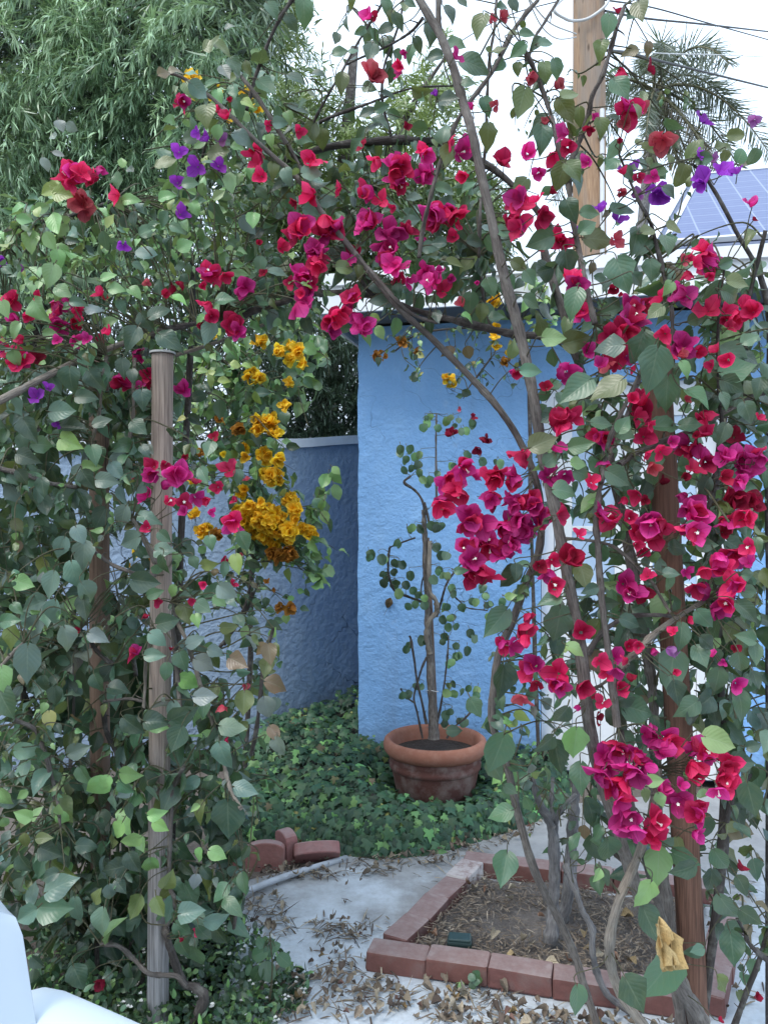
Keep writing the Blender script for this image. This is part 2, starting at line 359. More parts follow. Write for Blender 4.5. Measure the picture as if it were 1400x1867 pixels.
class Plant:
    """a climbing shrub: stems (one mesh each), one foliage mesh, flower clusters (one mesh each)"""
    def __init__(s, name, base, label, cat, stem_n='stem'):
        s.root = thing(name, base, label, cat); s.stem_n = stem_n; s.S = []; s.R = []; s.fol = Acc(); s.fl = []; s.nodes = None
    def stem(s, pts, rad, mt, sides=8, knob=.10):
        a = Acc(); P, r = tube(a, pts, rad, sides, 7, knob*1.5)
        if np.max(rad) > .004 and mt not in (TWIG,):                     # cut spurs and thorns along the cane
            for i in range(3, len(P)-3, 4):
                if rng.random() < .75:
                    td = nrm(P[i+1]-P[i]); sd = nrm(np.cross(td, rng.normal(0,1,3))); l = rng.uniform(.008,.024)
                    tube(a, [P[i]+sd*r[i]*.6, P[i]+sd*(r[i]+l*.6)+td*l*.2, P[i]+sd*(r[i]+l)+td*l*.5], [min(.003,r[i]*.5),.0016,.0004], 4, 2, 0, 0, (1,1,1), False); a.build(s.stem_n, mt, s.root); s.S.append(P); return P
    def pxstem(s, tile, uvs, d, w, mt, sides=8, knob=.10):
        """stem through points of a photo tile (or photo pixels when tile is 0); d distance(s), w width(s) in photo pixels"""
        k = len(uvs); q = [(tp(tile,*u) if tile else u) for u in uvs]
        D = np.interp(np.linspace(0,1,k), np.linspace(0,1,len(d)), d) if not np.isscalar(d) else np.full(k,d)
        Wd = np.interp(np.linspace(0,1,k), np.linspace(0,1,len(w)), w) if not np.isscalar(w) else np.full(k,w)
        D = D+rng.normal(0,.015,k)
        return s.stem([at(x,y,dd) for (x,y),dd in zip(q,D)], [ww/2/F*dd for ww,dd in zip(Wd,D)], mt, sides, knob)
    def near(s, p, maxd=.35):
        if not s.S: return None
        A = np.concatenate(s.S); dd = np.linalg.norm(A-p, axis=1); i = dd.argmin()
        return A[i] if dd[i] < maxd else None
    def twigs(s, pts, nl=(4,7), size=(.035,.06), pl={'g':1}, prof='heart', ar=.36, down=.35, tl=(.10,.22), connect=.35, face=.7, up=.6, fold=.38, curl=.32):
        Bs=[];Ds=[];Ns=[];Ls=[]
        for p in pts:
            p = np.array(p); b = s.near(p, connect); ln = rng.uniform(*tl)
            if b is None or np.linalg.norm(b-p) < .04:
                dr = nrm(rng.normal(0,1,3)*np.array([1,.8,.6])+np.array([0,0,.25])); b = p-dr*ln
            mid = (b+p)/2+rng.normal(0,.02,3)+np.array([0,0,.03]); e = p+nrm(p-mid)*ln*.3-np.array([0,0,.02])
            path = np.array([b, mid, p, e]); Q, _ = tube(s.fol, path, [.0026,.0022,.0016,.0008], 4, 5, 0, 1, caps=False)
            k = rng.integers(nl[0], nl[1]+1); tot = np.linalg.norm(p-b)+ln*.3
            lo = max(0, 1-(ln*1.15)/tot)
            for i, f in enumerate(np.linspace(lo+.04, 1, k)):
                q = Q[min(int(f*(len(Q)-1)), len(Q)-1)]; td = nrm(Q[-1]-Q[-4])
                sd = nrm(np.cross(td, rng.normal(0,1,3))) 
                D = nrm(.45*td+.8*sd+np.array([0,-.1,-down])+rng.normal(0,.2,3))
                Bs.append(q+D*.008); Ds.append(D); Ls.append(rng.uniform(*size)*(1-.35*f*rng.uniform(0,1)))
                Ns.append(np.array([0,-face,up])+rng.normal(0,.75,3))
        n = len(Bs); Ls = np.array(Ls)
        if n == 0: return
        Bs,Ds,Ns = np.array(Bs),np.array(Ds),np.array(Ns); cs = pal(pl,n); alt = rng.random(n) < .35       # narrower young leaves among the broad ones
        for mk, pf, k_ in ((~alt, prof, 1.0), (alt, 'ovate', .80)):
            if mk.any(): blades(s.fol, Bs[mk], Ds[mk], Ns[mk], Ls[mk], Ls[mk]*ar*k_*rng.uniform(.8,1.15,mk.sum()), cs[mk], pf, 5, fold, curl)
    def fill(s, poly, n, d, px, pl, **kw):
        P=[]; dm=np.mean(d)
        for x,y in sample(poly, n):
            dd = rng.uniform(*d)
            if dd < 2.36 and 262 < x < 332 and rng.random() < .85: dd = rng.uniform(2.40,2.8)
            if dd < 2.76 and 152 < x < 222 and 730 < y < 1420 and rng.random() < .6: dd = rng.uniform(2.8,3.2)      # keep the pale post mostly clear
            P.append(at(x,y,dd))
        s.twigs(P, size=(px[0]/F*dm, px[1]/F*dm), pl=pl, **kw)
    def leaves(s, tile, txt, d, prof='heart', ar=.37, connect=.16):
        """leaves one by one from the photo: u,v,length,angle,colour"""
        Bs=[];Ds=[];Ns=[];Ls=[];Cs=[]
        for it in txt.split():
            u,v,l,a,c = it.split(','); x,y = tp(tile,float(u),float(v)) if tile else (float(u),float(v))
            k = TS if tile else 1.0
            dd = rng.uniform(*d); L = float(l)/k/F*dd*.99*rng.uniform(.9,1.05); a = R(float(a)) if a!='r' else R(rng.uniform(-130,-50))
            D = np.array([math.cos(a), rng.normal(-.12,.22), math.sin(a)]); D = nrm(D)
            c0 = at(x,y,dd); b = c0-D*L*.5
            Bs.append(b); Ds.append(D); Ns.append(np.array([rng.normal(0,.35), -1, .28+rng.normal(0,.28)])); Ls.append(L); Cs.append(lcol(c,.10))
            pe = b-D*L*.22+np.array([0,.012,.004]); q = s.near(pe, connect)
            pts = [b+D*L*.04, pe] if q is None else [b+D*L*.04, pe, (pe+q)/2+rng.normal(0,.006,3), q]
            tube(s.fol, pts, [.0012]+[.0014]*(len(pts)-2)+[.002], 4, 4, 0, 1, caps=False)
        Ls = np.array(Ls); n=len(Ls)
        blades(s.fol, Bs, Ds, Ns, Ls, Ls*ar*rng.uniform(.88,1.15,n), np.array(Cs), prof, 7, np.where(Ls>.10, .13, .27), np.where(Ls>.10, .16, .26), .05)
    def flowers(s, pts):                              # (world point, photo radius in metres, colour letter, white florets)
        s.fl += pts
    def finish(s, leafm=None, cap=100):
        cl = []                                       # flowers that touch make one cluster
        for f in sorted(s.fl, key=lambda f: -f[1]):
            for c in cl:
                if np.linalg.norm(c[0][0]-f[0]) < min(.075, (c[0][1]+f[1])*1.05): c.append(f); break
            else: cl.append([f])
        cl.sort(key=lambda c: -sum(f[1]**2 for f in c))
        if len(cl) > cap: cl = cl[:cap-1]+[[f for c in cl[cap-1:] for f in c]]
        for i, c in enumerate(cl):
            a = Acc(); fls = []
            for f in c: flower(a, *f, fls=fls, plant=s)
            ob = a.build('flower_cluster', [BRACT, TWIG], s.root)
            if i == cap-1: tag(ob, kind='stuff')
            for q in fls:
                g = Acc(); floret(g, *q); g.build('floret', [FLORET], ob)
        if s.fol.n: s.fol.build('foliage', [leafm or LEAF, TWIG], s.root)
FC = {'R':((.60,.010,.080),(.86,.06,.19)),'M':((.58,.012,.185),(.84,.09,.40)),'P':((.34,.04,.50),(.48,.10,.70)),'O':((1.0,.54,.015),(1.0,.72,.08)),
      'D':((.30,.010,.035),(.40,.015,.06)),'L':((.58,.06,.10),(.62,.16,.17)),'B':((.34,.13,.02),(.50,.24,.04)),'Q':((.42,.12,.40),(.5,.25,.5))}
def flower(a, c, r, col, w=0, fls=None, plant=None):
    """a spray of papery bract triplets about the point c, filling a ball of radius r"""
    r0 = .0235 if col not in 'OB' else .0185
    n = max(1, int(round((r/r0)**2*(1.6 if col not in 'OB' else 2.6)))); bl = []
    for i in range(n):
        off = rng.normal(0,1,3); off = off/np.linalg.norm(off)*r*.55*rng.uniform(.4,1)**.5 if n>1 else np.zeros(3)
        ax = nrm(np.array([0,-.75,-.05])+rng.normal(0,.55,3)+(off/max(r,1e-6))*.7)
        L = min(r*1.65, r0*1.75)*rng.uniform(.85,1.15) if n==1 else r0*1.85*rng.uniform(.7,1.15)
        b = c+off-ax*L*.35
        e1 = nrm(np.cross(ax, rng.normal(0,1,3))); e2 = np.cross(ax,e1); a0 = rng.uniform(0,6.28)
        c0, c1 = (np.array(x) for x in FC[col]); k = rng.uniform(.58,1.18); open_ = rng.uniform(.25,1.0)
        if col in 'RM' and rng.random() < .3: c0, c1 = (np.array(x) for x in FC['M' if col=='R' else 'R'])
        for j in range(3):
            th = a0+j*2.094+rng.normal(0,.2); rad = math.cos(th)*e1+math.sin(th)*e2
            D = nrm(ax*(1.15-.75*open_)+rad*(.45+.7*open_)); Nn = nrm(ax*(.3+open_)-rad*(1.0-.5*open_))
            bl.append((b+rad*L*.05, D, Nn, L*rng.uniform(.9,1.12), c0*k*(1+rng.normal(0,.06,3)), c1*k))
        if fls is not None and i < w:
            q = b+ax*L*.62; fls.append((q, ax, .0042*rng.uniform(.9,1.2)))
        st = b-ax*L*.5+np.array([0,.015,-.004]); tube(a, [b, st], [.0011,.0013], 4, 3, 0, 1, (.3,.3,.2), False)
        if plant is not None and i == 0:
            q = plant.near(st, .16)
            if q is not None: tube(a, [st, (st+q)/2+rng.normal(0,.008,3), q], [.0012,.0014,.0016], 4, 4, 0, 1, (.3,.3,.2), False)
    B,D,Nn,L,C0,C1 = (np.array([x[i] for x in bl]) for i in range(6))
    blades(a, B, D, Nn, L, L*.43, np.clip(C0,.004,.9), 'bract', 6, .12, -.10, .10, 0, .22, np.clip(C1,.004,.97), .017)
def floret(a, p, ax, r):
    e1 = nrm(np.cross(ax, np.array([.2,.1,1]))); e2 = np.cross(ax,e1)
    V=[p]; 
    for k in range(10):
        th = k*.628; rr = r*(1.0 if k%2==0 else .55); V.append(p+ax*r*.25+rr*(math.cos(th)*e1+math.sin(th)*e2))
    Fs=[[0,1+k,1+(k+1)%10] for k in range(10)]
    a.add(V, Fs); tube(a, [p-ax*r*2.6, p], [r*.22,r*.35], 5, 3)
def fl(tile, txt, d):
    out=[]
    for it in txt.split():
        q = it.split(','); u,v,r = (float(x) for x in q[:3]); c = q[3][0]; w = int(q[3][1:] or 0)
        x,y = tp(tile,u,v); dd = rng.uniform(*d); out.append((at(x,y,dd), r/TS/F*dd*1.14, c, max(w, int(c in 'RM' and r>44 and rng.random()<.3))))
    return out

def box(acc, c, sx, sy, sz, rz=0, m=0, col=(1,1,1), bev=.0, jit=0.):
    """bevelled box: centre c, full sizes"""
    bm = bmesh.new(); bmesh.ops.create_cube(bm, size=1)
    for v in bm.verts: v.co.x*=sx; v.co.y*=sy; v.co.z*=sz
    if bev: bmesh.ops.bevel(bm, geom=bm.edges[:], offset=bev, segments=2, profile=.6, affect='EDGES')
    ca, sa = math.cos(rz), math.sin(rz); bm.verts.ensure_lookup_table()
    V = np.array([v.co[:] for v in bm.verts])
    if jit: V = V+rng.normal(0,jit,V.shape)
    V = np.stack([V[:,0]*ca-V[:,1]*sa, V[:,0]*sa+V[:,1]*ca, V[:,2]],1)+np.asarray(c)
    q=[[v.index for v in f.verts] for f in bm.faces]; bm.free()
    add_faces(acc, V, q, m, col)
def add_faces(acc, V, q, m=0, col=(1,1,1), U=None):
    b = acc.n; acc.add(V, np.zeros((0,3),int), col, U, m)
    for f in q:
        if len(f)==4: acc.F4.append(np.array([f])+b); acc.M4.append(np.array([m]))
        elif len(f)==3: acc.F3.append(np.array([f])+b); acc.M3.append(np.array([m]))
        else:
            for i in range(1,len(f)-1): acc.F3.append(np.array([[f[0],f[i],f[i+1]]])+b); acc.M3.append(np.array([m]))
def lathe(acc, prof, c, seg=48, m=0, wob=0.):
    a = np.linspace(0,2*np.pi,seg,endpoint=False); pr = np.array(prof); k=len(pr)
    V = np.stack([pr[:,0][:,None]*np.cos(a)[None], pr[:,0][:,None]*np.sin(a)[None], np.broadcast_to(pr[:,1][:,None],(k,seg))],-1).reshape(-1,3)+np.asarray(c)
    i,j = np.meshgrid(np.arange(k-1),np.arange(seg),indexing='ij'); j2=(j+1)%seg
    acc.add(V, np.stack([i*seg+j,i*seg+j2,(i+1)*seg+j2,(i+1)*seg+j],-1).reshape(-1,4), (1,1,1), None, m)
def extrude(acc, outline, origin, ex, ez, ey, th, m=0):
    """flat outline [(a,b)] in the frame ex,ez at origin, thickness th along ey"""
    o = np.asarray(origin,float); ex,ez,ey = (np.asarray(x,float) for x in (ex,ez,ey)); n=len(outline)
    V = np.array([o+a*ex+b*ez for a,b in outline]+[o+a*ex+b*ez+ey*th for a,b in outline])
    add_faces(acc, V, [list(range(n))[::-1]]+[list(range(n,2*n))]+[[i,(i+1)%n,n+(i+1)%n,n+i] for i in range(n)], m)
# ------------------------------------------------------------------ camera, light
cam = bpy.data.cameras.new('camera'); cam.sensor_fit = 'VERTICAL'; cam.sensor_height = 36; cam.lens = 36*F/1867; cam.clip_end = 2000; cam.clip_start = .05
co_ = bpy.data.objects.new('camera', cam); COL.objects.link(co_); co_.location = (0,0,CH); co_.rotation_euler = (R(90),0,0); scene.camera = co_
SUN_DIR = nrm(np.array([-.45,-.40,.9]))
w = bpy.data.worlds.new('World'); scene.world = w; w.use_nodes = True; nt = w.node_tree; bg = nt.nodes['Background']
sky = nt.nodes.new('ShaderNodeTexSky'); sky.sky_type = 'NISHITA'; sky.sun_disc = False
sky.sun_elevation = math.asin(SUN_DIR[2]); sky.sun_rotation = math.atan2(SUN_DIR[0], SUN_DIR[1])
sky.air_density = 1.0; sky.dust_density = 4.0; sky.ozone_density = 1.5
cl = nt.nodes.new('ShaderNodeTexNoise'); cl.inputs['Scale'].default_value = 2.2; cl.inputs['Detail'].default_value = 5
mr = nt.nodes.new('ShaderNodeMapRange'); mr.inputs[1].default_value = .3; mr.inputs[2].default_value = .7; mr.inputs[3].default_value = .80; mr.inputs[4].default_value = .92
nt.links.new(cl.outputs[0], mr.inputs[0])
mxs = nt.nodes.new('ShaderNodeMix'); mxs.data_type = 'RGBA'; nt.links.new(mr.outputs[0], mxs.inputs[0])      # thin bright overcast over the blue
tcw = nt.nodes.new('ShaderNodeTexCoord'); spw = nt.nodes.new('ShaderNodeSeparateXYZ'); nt.links.new(tcw.outputs['Generated'], spw.inputs[0])
grd = nt.nodes.new('ShaderNodeMapRange'); grd.inputs[1].default_value = 0; grd.inputs[2].default_value = 1; grd.inputs[3].default_value = .85; grd.inputs[4].default_value = 1.75
nt.links.new(spw.outputs[2], grd.inputs[0])                        # an overcast sky is brightest overhead
vs = nt.nodes.new('ShaderNodeVectorMath'); vs.operation = 'SCALE'; vs.inputs[0].default_value = (3.5,4.2,5.05); nt.links.new(grd.outputs[0], vs.inputs['Scale'])
nt.links.new(sky.outputs[0], mxs.inputs[6]); nt.links.new(vs.outputs[0], mxs.inputs[7])
nt.links.new(mxs.outputs[2], bg.inputs[0]); bg.inputs[1].default_value = .15
sl = bpy.data.lights.new('sun', 'SUN'); sl.energy = 1.0; sl.angle = R(20); sl.color = (1,.96,.9)
so = bpy.data.objects.new('sun', sl); COL.objects.link(so); so.rotation_euler = Vector([float(-x) for x in SUN_DIR]).to_track_quat('-Z','Y').to_euler(); so.location = (-3,-2,8)
scene.view_settings.view_transform = 'Standard'; scene.view_settings.look = 'None'; scene.view_settings.exposure = 1.20; scene.view_settings.gamma = 1

# ------------------------------------------------------------------ the ground
def sheet(name, poly, z, m, n=None, kind='structure'):
    a = Acc(); V = np.array([(x,y,z) for x,y in poly]); add_faces(a, V, [list(range(len(poly)))]); o = a.build(name, m, None, False); tag(o, kind=kind); return o
SOIL = m_ground('dry_garden_soil', (.085,.070,.060), (.14,.118,.10), (.20,.175,.15))
sheet('ground', [(-600,-600),(600,-600),(600,900),(-600,900)], 0, SOIL)
# concrete yard slab, its edges a little ragged
bm_edge = [(-.52,1.0),(-.60,2.2),(-.56,2.75),(-.52,3.0),(-.70,3.22),(-.35,3.42),(-.02,3.62),(.55,3.80),(.95,4.15),(1.6,4.32),(2.4,4.12),(4.2,3.7),(4.2,.2),(-.5,.2)]
sheet('concrete_path', bm_edge, .004, m_concrete())
BED = [at(652,1768,gd(1768)), at(828,1605,gd(1605)), at(1118,1655,gd(1655)), at(1130,1840,gd(1840))]
A0 = np.array([-.065,2.66]); e1 = nrm(np.array([.79,-.212])); e2 = nrm(np.array([.37,.66]))
def bed(s,t): return A0+e1*s+e2*t
BL, BT = 1.02, .80
a = Acc(); g = 26; V=[]
for i in range(g+1):
    for j in range(g+1):
        p = bed(.09+(BL-.14)*i/g, .09+(BT-.14)*j/g); V.append((p[0],p[1],.022+.012*math.sin(i*.5)*math.cos(j*.6)+rng.normal(0,.003)))
add_faces(a, np.array(V), [[i*(g+1)+j,(i+1)*(g+1)+j,(i+1)*(g+1)+j+1,i*(g+1)+j+1] for i in range(g) for j in range(g)])
o = a.build('bed_soil', m_ground('grey_bed_soil', (.085,.073,.067), (.14,.122,.112), (.21,.185,.16), 6, 60, .8)); tag(o, kind='structure')

# bricks round the bed
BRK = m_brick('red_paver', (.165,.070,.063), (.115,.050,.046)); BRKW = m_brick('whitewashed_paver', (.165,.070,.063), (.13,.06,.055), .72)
a = Acc(); box(a, (0,0,0), .2, .098, .066, 0, 0, (1,1,1), .008, .0011); brick0 = a.build('brick', BRK, None, False, (0,0,0))
def edge_pt(x, y, z=.044): return (float(x), float(y), z)
th1 = math.atan2(e1[1],e1[0]); th2 = math.atan2(e2[1],e2[0])
spec = []
fl_lab = ['leftmost red paver of the front edge of the planting bed','second red paver from the left along the front edge of the bed','red paver in the middle of the front edge above the leaf litter','fourth red paver of the front edge, just behind the leaning thin vine','red paver of the front edge under the grey vine stems','rightmost red paver of the front edge beside the wooden post']
for i in range(5): spec.append((bed(.1+.2025*i,.035), th1, fl_lab[i], BRK))
ll = ['red paver of the left edge, nearest the front corner of the bed','second red paver from the front along the left edge of the bed','third red paver along the left edge, next to the whitewashed one','whitewashed red paver at the far end of the left edge of the bed']
for i in range(4):
    off = .098+.098+.1*0
    spec.append((bed(.055, .098+.088+.172*i) , th2, ll[i], BRKW if i==3 else BRK))
bl = ['red paver at the far left corner of the bed, lying across the whitewashed one','red paver of the back edge behind the hanging leaf','red paver of the back edge behind the grey trunks','red paver of the back edge right of the grey trunks','red paver of the back edge behind the bougainvillea stems','rightmost red paver of the back edge behind the wooden post']
for i in range(5): spec.append((bed(.10+.2025*i,.735+.098), th1, bl[i], BRK))
for i in range(3): spec.append((bed(1.065, .13+.2*i), th2, ['red paver of the right edge nearest the front, beside the post','middle red paver of the right edge of the bed, behind leaves','red paver of the right edge nearest the back corner'][i], BRK))
for i,(p,th,lab,mm) in enumerate(spec):
    b = brick0 if i==0 else brick0.copy()
    if i: COL.objects.link(b)
    if mm is BRKW: b.data = b.data.copy(); b.data.materials[0] = BRKW
    b.location = edge_pt(*p, .037+rng.normal(0,.0025)); b.rotation_euler = (rng.normal(0,.018),rng.normal(0,.014),th+rng.normal(0,.025)+(math.pi if rng.random()<.5 else 0))
    if 5 <= i < 9: b.scale = (.86,.98,.99)
    tag(b, lab, 'brick', 'pavers edging the planting bed')

# scalloped edging stones and a fallen one
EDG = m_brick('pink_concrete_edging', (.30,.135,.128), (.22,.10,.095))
def scallop(name, x, y, w, h, rz, tilt, lab):
    a = Acc(); n=13; xs = np.linspace(-1,1,n)
    top = h*(.78+.22*np.sqrt(np.clip(1-(xs*.98)**2,0,1)))
    V=[]
    for yy in (-.028,.028):
        for i,xx in enumerate(xs): V += [(xx*w/2,yy,0),(xx*w/2,yy,top[i])]
    q=[]
    for i in range(n-1):
        b=2*i; q.append([b,b+2,b+3,b+1]); c=2*n+2*i; q.append([c,c+1,c+3,c+2]); q.append([b+1,b+3,c+3,c+1]); q.append([b,c,c+2,b+2])
    q.append([0,1,2*n+1,2*n]); q.append([2*n-2,4*n-2,4*n-1,2*n-1])
    add_faces(a, np.array(V), q); o = a.build(name, EDG, None, False, (0,0,0)); 
    md = o.modifiers.new('bevel','BEVEL'); md.width=.006; md.segments=2; md.limit_method='ANGLE'
    o.location=(x,y-.05,-.035 if abs(tilt)<.5 else .005); o.rotation_euler=(tilt,0,rz); tag(o, lab, 'edging stone', 'scalloped stones edging the ivy'); return o
p = at(487,1575,gd(1575)); scallop('edging_stone', p[0], p[1], .165, .150, .05, -.10, 'upright scalloped pink edging stone showing its broad rounded face')
p = at(527,1570,3.56); scallop('edging_stone', p[0], p[1], .12, .165, -1.0, .05, 'scalloped pink edging stone turned edgewise beside the upright one')
p = at(450,1560,3.52); scallop('edging_stone', p[0], p[1], .14, .105, .1, -.05, 'low scalloped edging stone half buried at the left under leaves')
p = at(578,1555,3.56); o = scallop('edging_stone', p[0], p[1], .20, .11, .16, .75, 'fallen edging stone lying tilted against the ivy with dead stalks on it')
# grey pipe
a = Acc(); tube(a, [at(412,1650,3.07)+[0,0,.02], at(520,1607,3.28)+[0,0,.02], at(632,1572,3.50)+[0,0,.018]], .0135, 12, 8)
tag(a.build('pipe', m_plain('grey_plastic_pipe', (.40,.43,.47), .5, (.25,.25,.25), 20)), 'thin grey plastic pipe lying slanted on the concrete by the ivy', 'pipe')
# dark box in the bed
t = thing('valve_box', (*[float(x) for x in at(838,1742,2.72)[:2]], .03), 'small dark green plastic box lying on the bed soil', 'box')
DKP = m_plain('dark_green_plastic', (.018,.038,.036), .35)
a = Acc(); box(a, (t.location[0],t.location[1],.052), .085,.062,.04, -.15, 0, (1,1,1), .008); a.build('case', DKP, t, False)
a = Acc(); box(a, (t.location[0],t.location[1],.075), .076,.052,.010, -.15, 0, (1,1,1), .004); a.build('lid', m_plain('worn_dark_plastic', (.030,.055,.052), .25), t, False)

# ------------------------------------------------------------------ the house
P0 = np.array([-.154,4.75,0]); ang = R(13); hx = np.array([math.cos(ang),-math.sin(ang),0]); hy = np.array([math.sin(ang),math.cos(ang),0]); hz = np.array([0,0,1.])
def H(s,t,z): return P0+hx*s+hy*t+hz*z
BLUE = m_stucco('blue_painted_stucco', (.185,.375,.665), (.215,.41,.71), (.25,.45,.73), 52, .42)
WHITE = m_plain('white_painted_wood', (.74,.76,.78), .5, (.60,.62,.64), 12, .5, .15)
house = thing('house', P0, 'blue stucco house with white eave and white double door behind the arch', 'house')
def hbox(a, s0,s1,t0,t1,z0,z1,m=0):
    V = np.array([H(s,t,z) for s in (s0,s1) for t in (t0,t1) for z in (z0,z1)])
    add_faces(a, V, [[0,1,3,2],[4,6,7,5],[0,4,5,1],[2,3,7,6],[0,2,6,4],[1,5,7,3]], m)
def corner_wall(a, x0, x1, z0, z1, sx=1):             # front face with a gently uneven arris at its left end
    n, k = 40, 60; V=[]
    for i in range(n+1):
        z = z0+(z1-z0)*i/n
        for j in range(k+1):
            s = x0+(x1-x0)*j/k; V.append(H(s+(.003*rng.normal() if j==0 else 0), 0, z))
    add_faces(a, np.array(V), [[i*(k+1)+j,i*(k+1)+j+1,(i+1)*(k+1)+j+1,(i+1)*(k+1)+j] for i in range(n) for j in range(k)])
DS0, DS1, DZ = 1.07, 2.085, 2.26
a = Acc(); corner_wall(a, 0, DS0, -.05, 2.63)
hbox(a, .004, DS0-.002, .01, 2.6, -.05, 2.63); hbox(a, DS1, 4.4, .0, 2.6, -.05, 2.63); hbox(a, DS0, DS1, 0, 2.6, DZ, 2.63); hbox(a, DS0, DS1, .22, 2.6, -.05, DZ)
a.build('wall', BLUE, house, False)
a = Acc(); ov = .35
hbox(a, -.13, 4.6, -ov, 2.75, 2.66, 2.80); a.build('roof', m_plain('grey_roofing_felt', (.30,.30,.30), .9), house, False)
a = Acc(); hbox(a, -.132, 4.62, -ov-.022, -ov-.001, 2.63, 2.774); hbox(a, -.150, 4.64, -ov-.05, -ov-.0225, 2.774, 2.84); hbox(a, -.154,-.1325, -ov-.02, 2.74, 2.632, 2.838)
a.build('fascia', WHITE, house, False)
a = Acc(); hbox(a, -.12, 4.5, -ov+.003, -.004, 2.645, 2.657); a.build('soffit', m_plain('dark_soffit_board', (.10,.11,.12), .8), house, False)
door = Acc(); fz = .05
hbox(door, DS0+.001, DS0+.07, .06,.14, .0, DZ-.002); hbox(door, DS1-.07, DS1-.001, .06,.14, .0, DZ-.002); hbox(door, DS0+.0705, DS1-.0705, .062,.138, DZ-.07, DZ-.002)
fr = door.build('door_frame', WHITE, house, False)
hw = (DS1-DS0-.14)/2
GL = m_glass()
for k in range(2):
    s0 = DS0+.0705+hw*k+.002; s1 = s0+hw-.004; d = Acc()
    hbox(d, s0, s0+.10, .085,.125, .05, DZ-.072); hbox(d, s1-.10, s1, .085,.125, .05, DZ-.072)
    hbox(d, s0+.1002, s1-.1002, .087,.123, DZ-.19, DZ-.073); hbox(d, s0+.1002, s1-.1002, .087,.123, .66, .78); hbox(d, s0+.1002, s1-.1002, .087,.123, .06, .18)
    nb=3; bw=(s1-s0-.2006)/nb
    for q in range(nb): hbox(d, s0+.1003+bw*q+.002, s0+.1003+bw*(q+1)-.002, .095,.115, .181, .659)
    for z in (1.10,1.42,1.74): hbox(d, s0+.1002, s1-.1002, .089,.120, z, z+.03)
    dl = d.build('door', WHITE, house, False)
    g = Acc(); hbox(g, s0+.1005, s1-.1005, .100,.106, .781, DZ-.191); g.build('pane', GL, dl, False)
    h = Acc(); hs = s1-.05 if k==0 else s0+.05
    tube(h, [H(hs,.083,1.0), H(hs,.05,1.0), H(hs+(-.09 if k==0 else .09),.045,1.0)], .009, 8); h.build('handle', m_plain('steel_handle', (.4,.4,.4), .3), dl)
# raised roof with the solar panels
RS0, RZ, PIT = 1.60, 2.85, R(34)
rise = 1.5; HIP = .246; cp, sp_ = math.cos(PIT), math.sin(PIT)
a = Acc()
def RP(s,u,v): return H(s, -.385+u*cp-v*sp_, RZ+u*sp_+v*cp)
def rbox(a, s0,s1,u0,u1,v0,v1,m=0):
    V = np.array([RP(s,u,v) for s in (s0,s1) for u in (u0,u1) for v in (v0,v1)]); add_faces(a, V, [[0,1,3,2],[4,6,7,5],[0,4,5,1],[2,3,7,6],[0,2,6,4],[1,5,7,3]], m)
V = np.array([RP(RS0,0,0),RP(4.6,0,0),RP(4.6,rise,0),RP(RS0+HIP*rise,rise,0)]); add_faces(a, np.vstack([V,V-hz*.05]), [[0,1,2,3],[4,7,6,5],[0,4,5,1],[1,5,6,2],[2,6,7,3],[3,7,4,0]])
tp_ = RP(0,rise,0); V = np.array([H(s, t, z) for s in (RS0+.40,4.6) for (t,z) in ((-.28,2.81),(-.30+rise*cp, 2.81),(-.30+rise*cp, RZ+rise*sp_-.06))])
add_faces(a, V, [[0,1,2],[3,5,4],[0,3,4,1],[1,4,5,2],[0,2,5,3]])
a.build('raised_roof', m_plain('blue_grey_shingle', (.13,.16,.24), .8, (.09,.11,.17), 30, .6), house, False)
a = Acc(); V = np.array([RP(RS0+s_+HIP*u,u,v) for (s_,u) in ((-.05,-.02),(.03,-.02),(.03,rise),(-.05,rise)) for v in (-.07,.012)]); add_faces(a, V, [[0,2,4,6],[1,7,5,3],[0,1,3,2],[2,3,5,4],[4,5,7,6],[6,7,1,0]]); a.build('barge_board', WHITE, house, False)
SOL = m_solar(); FRM = m_plain('aluminium_frame', (.5,.52,.55), .35)
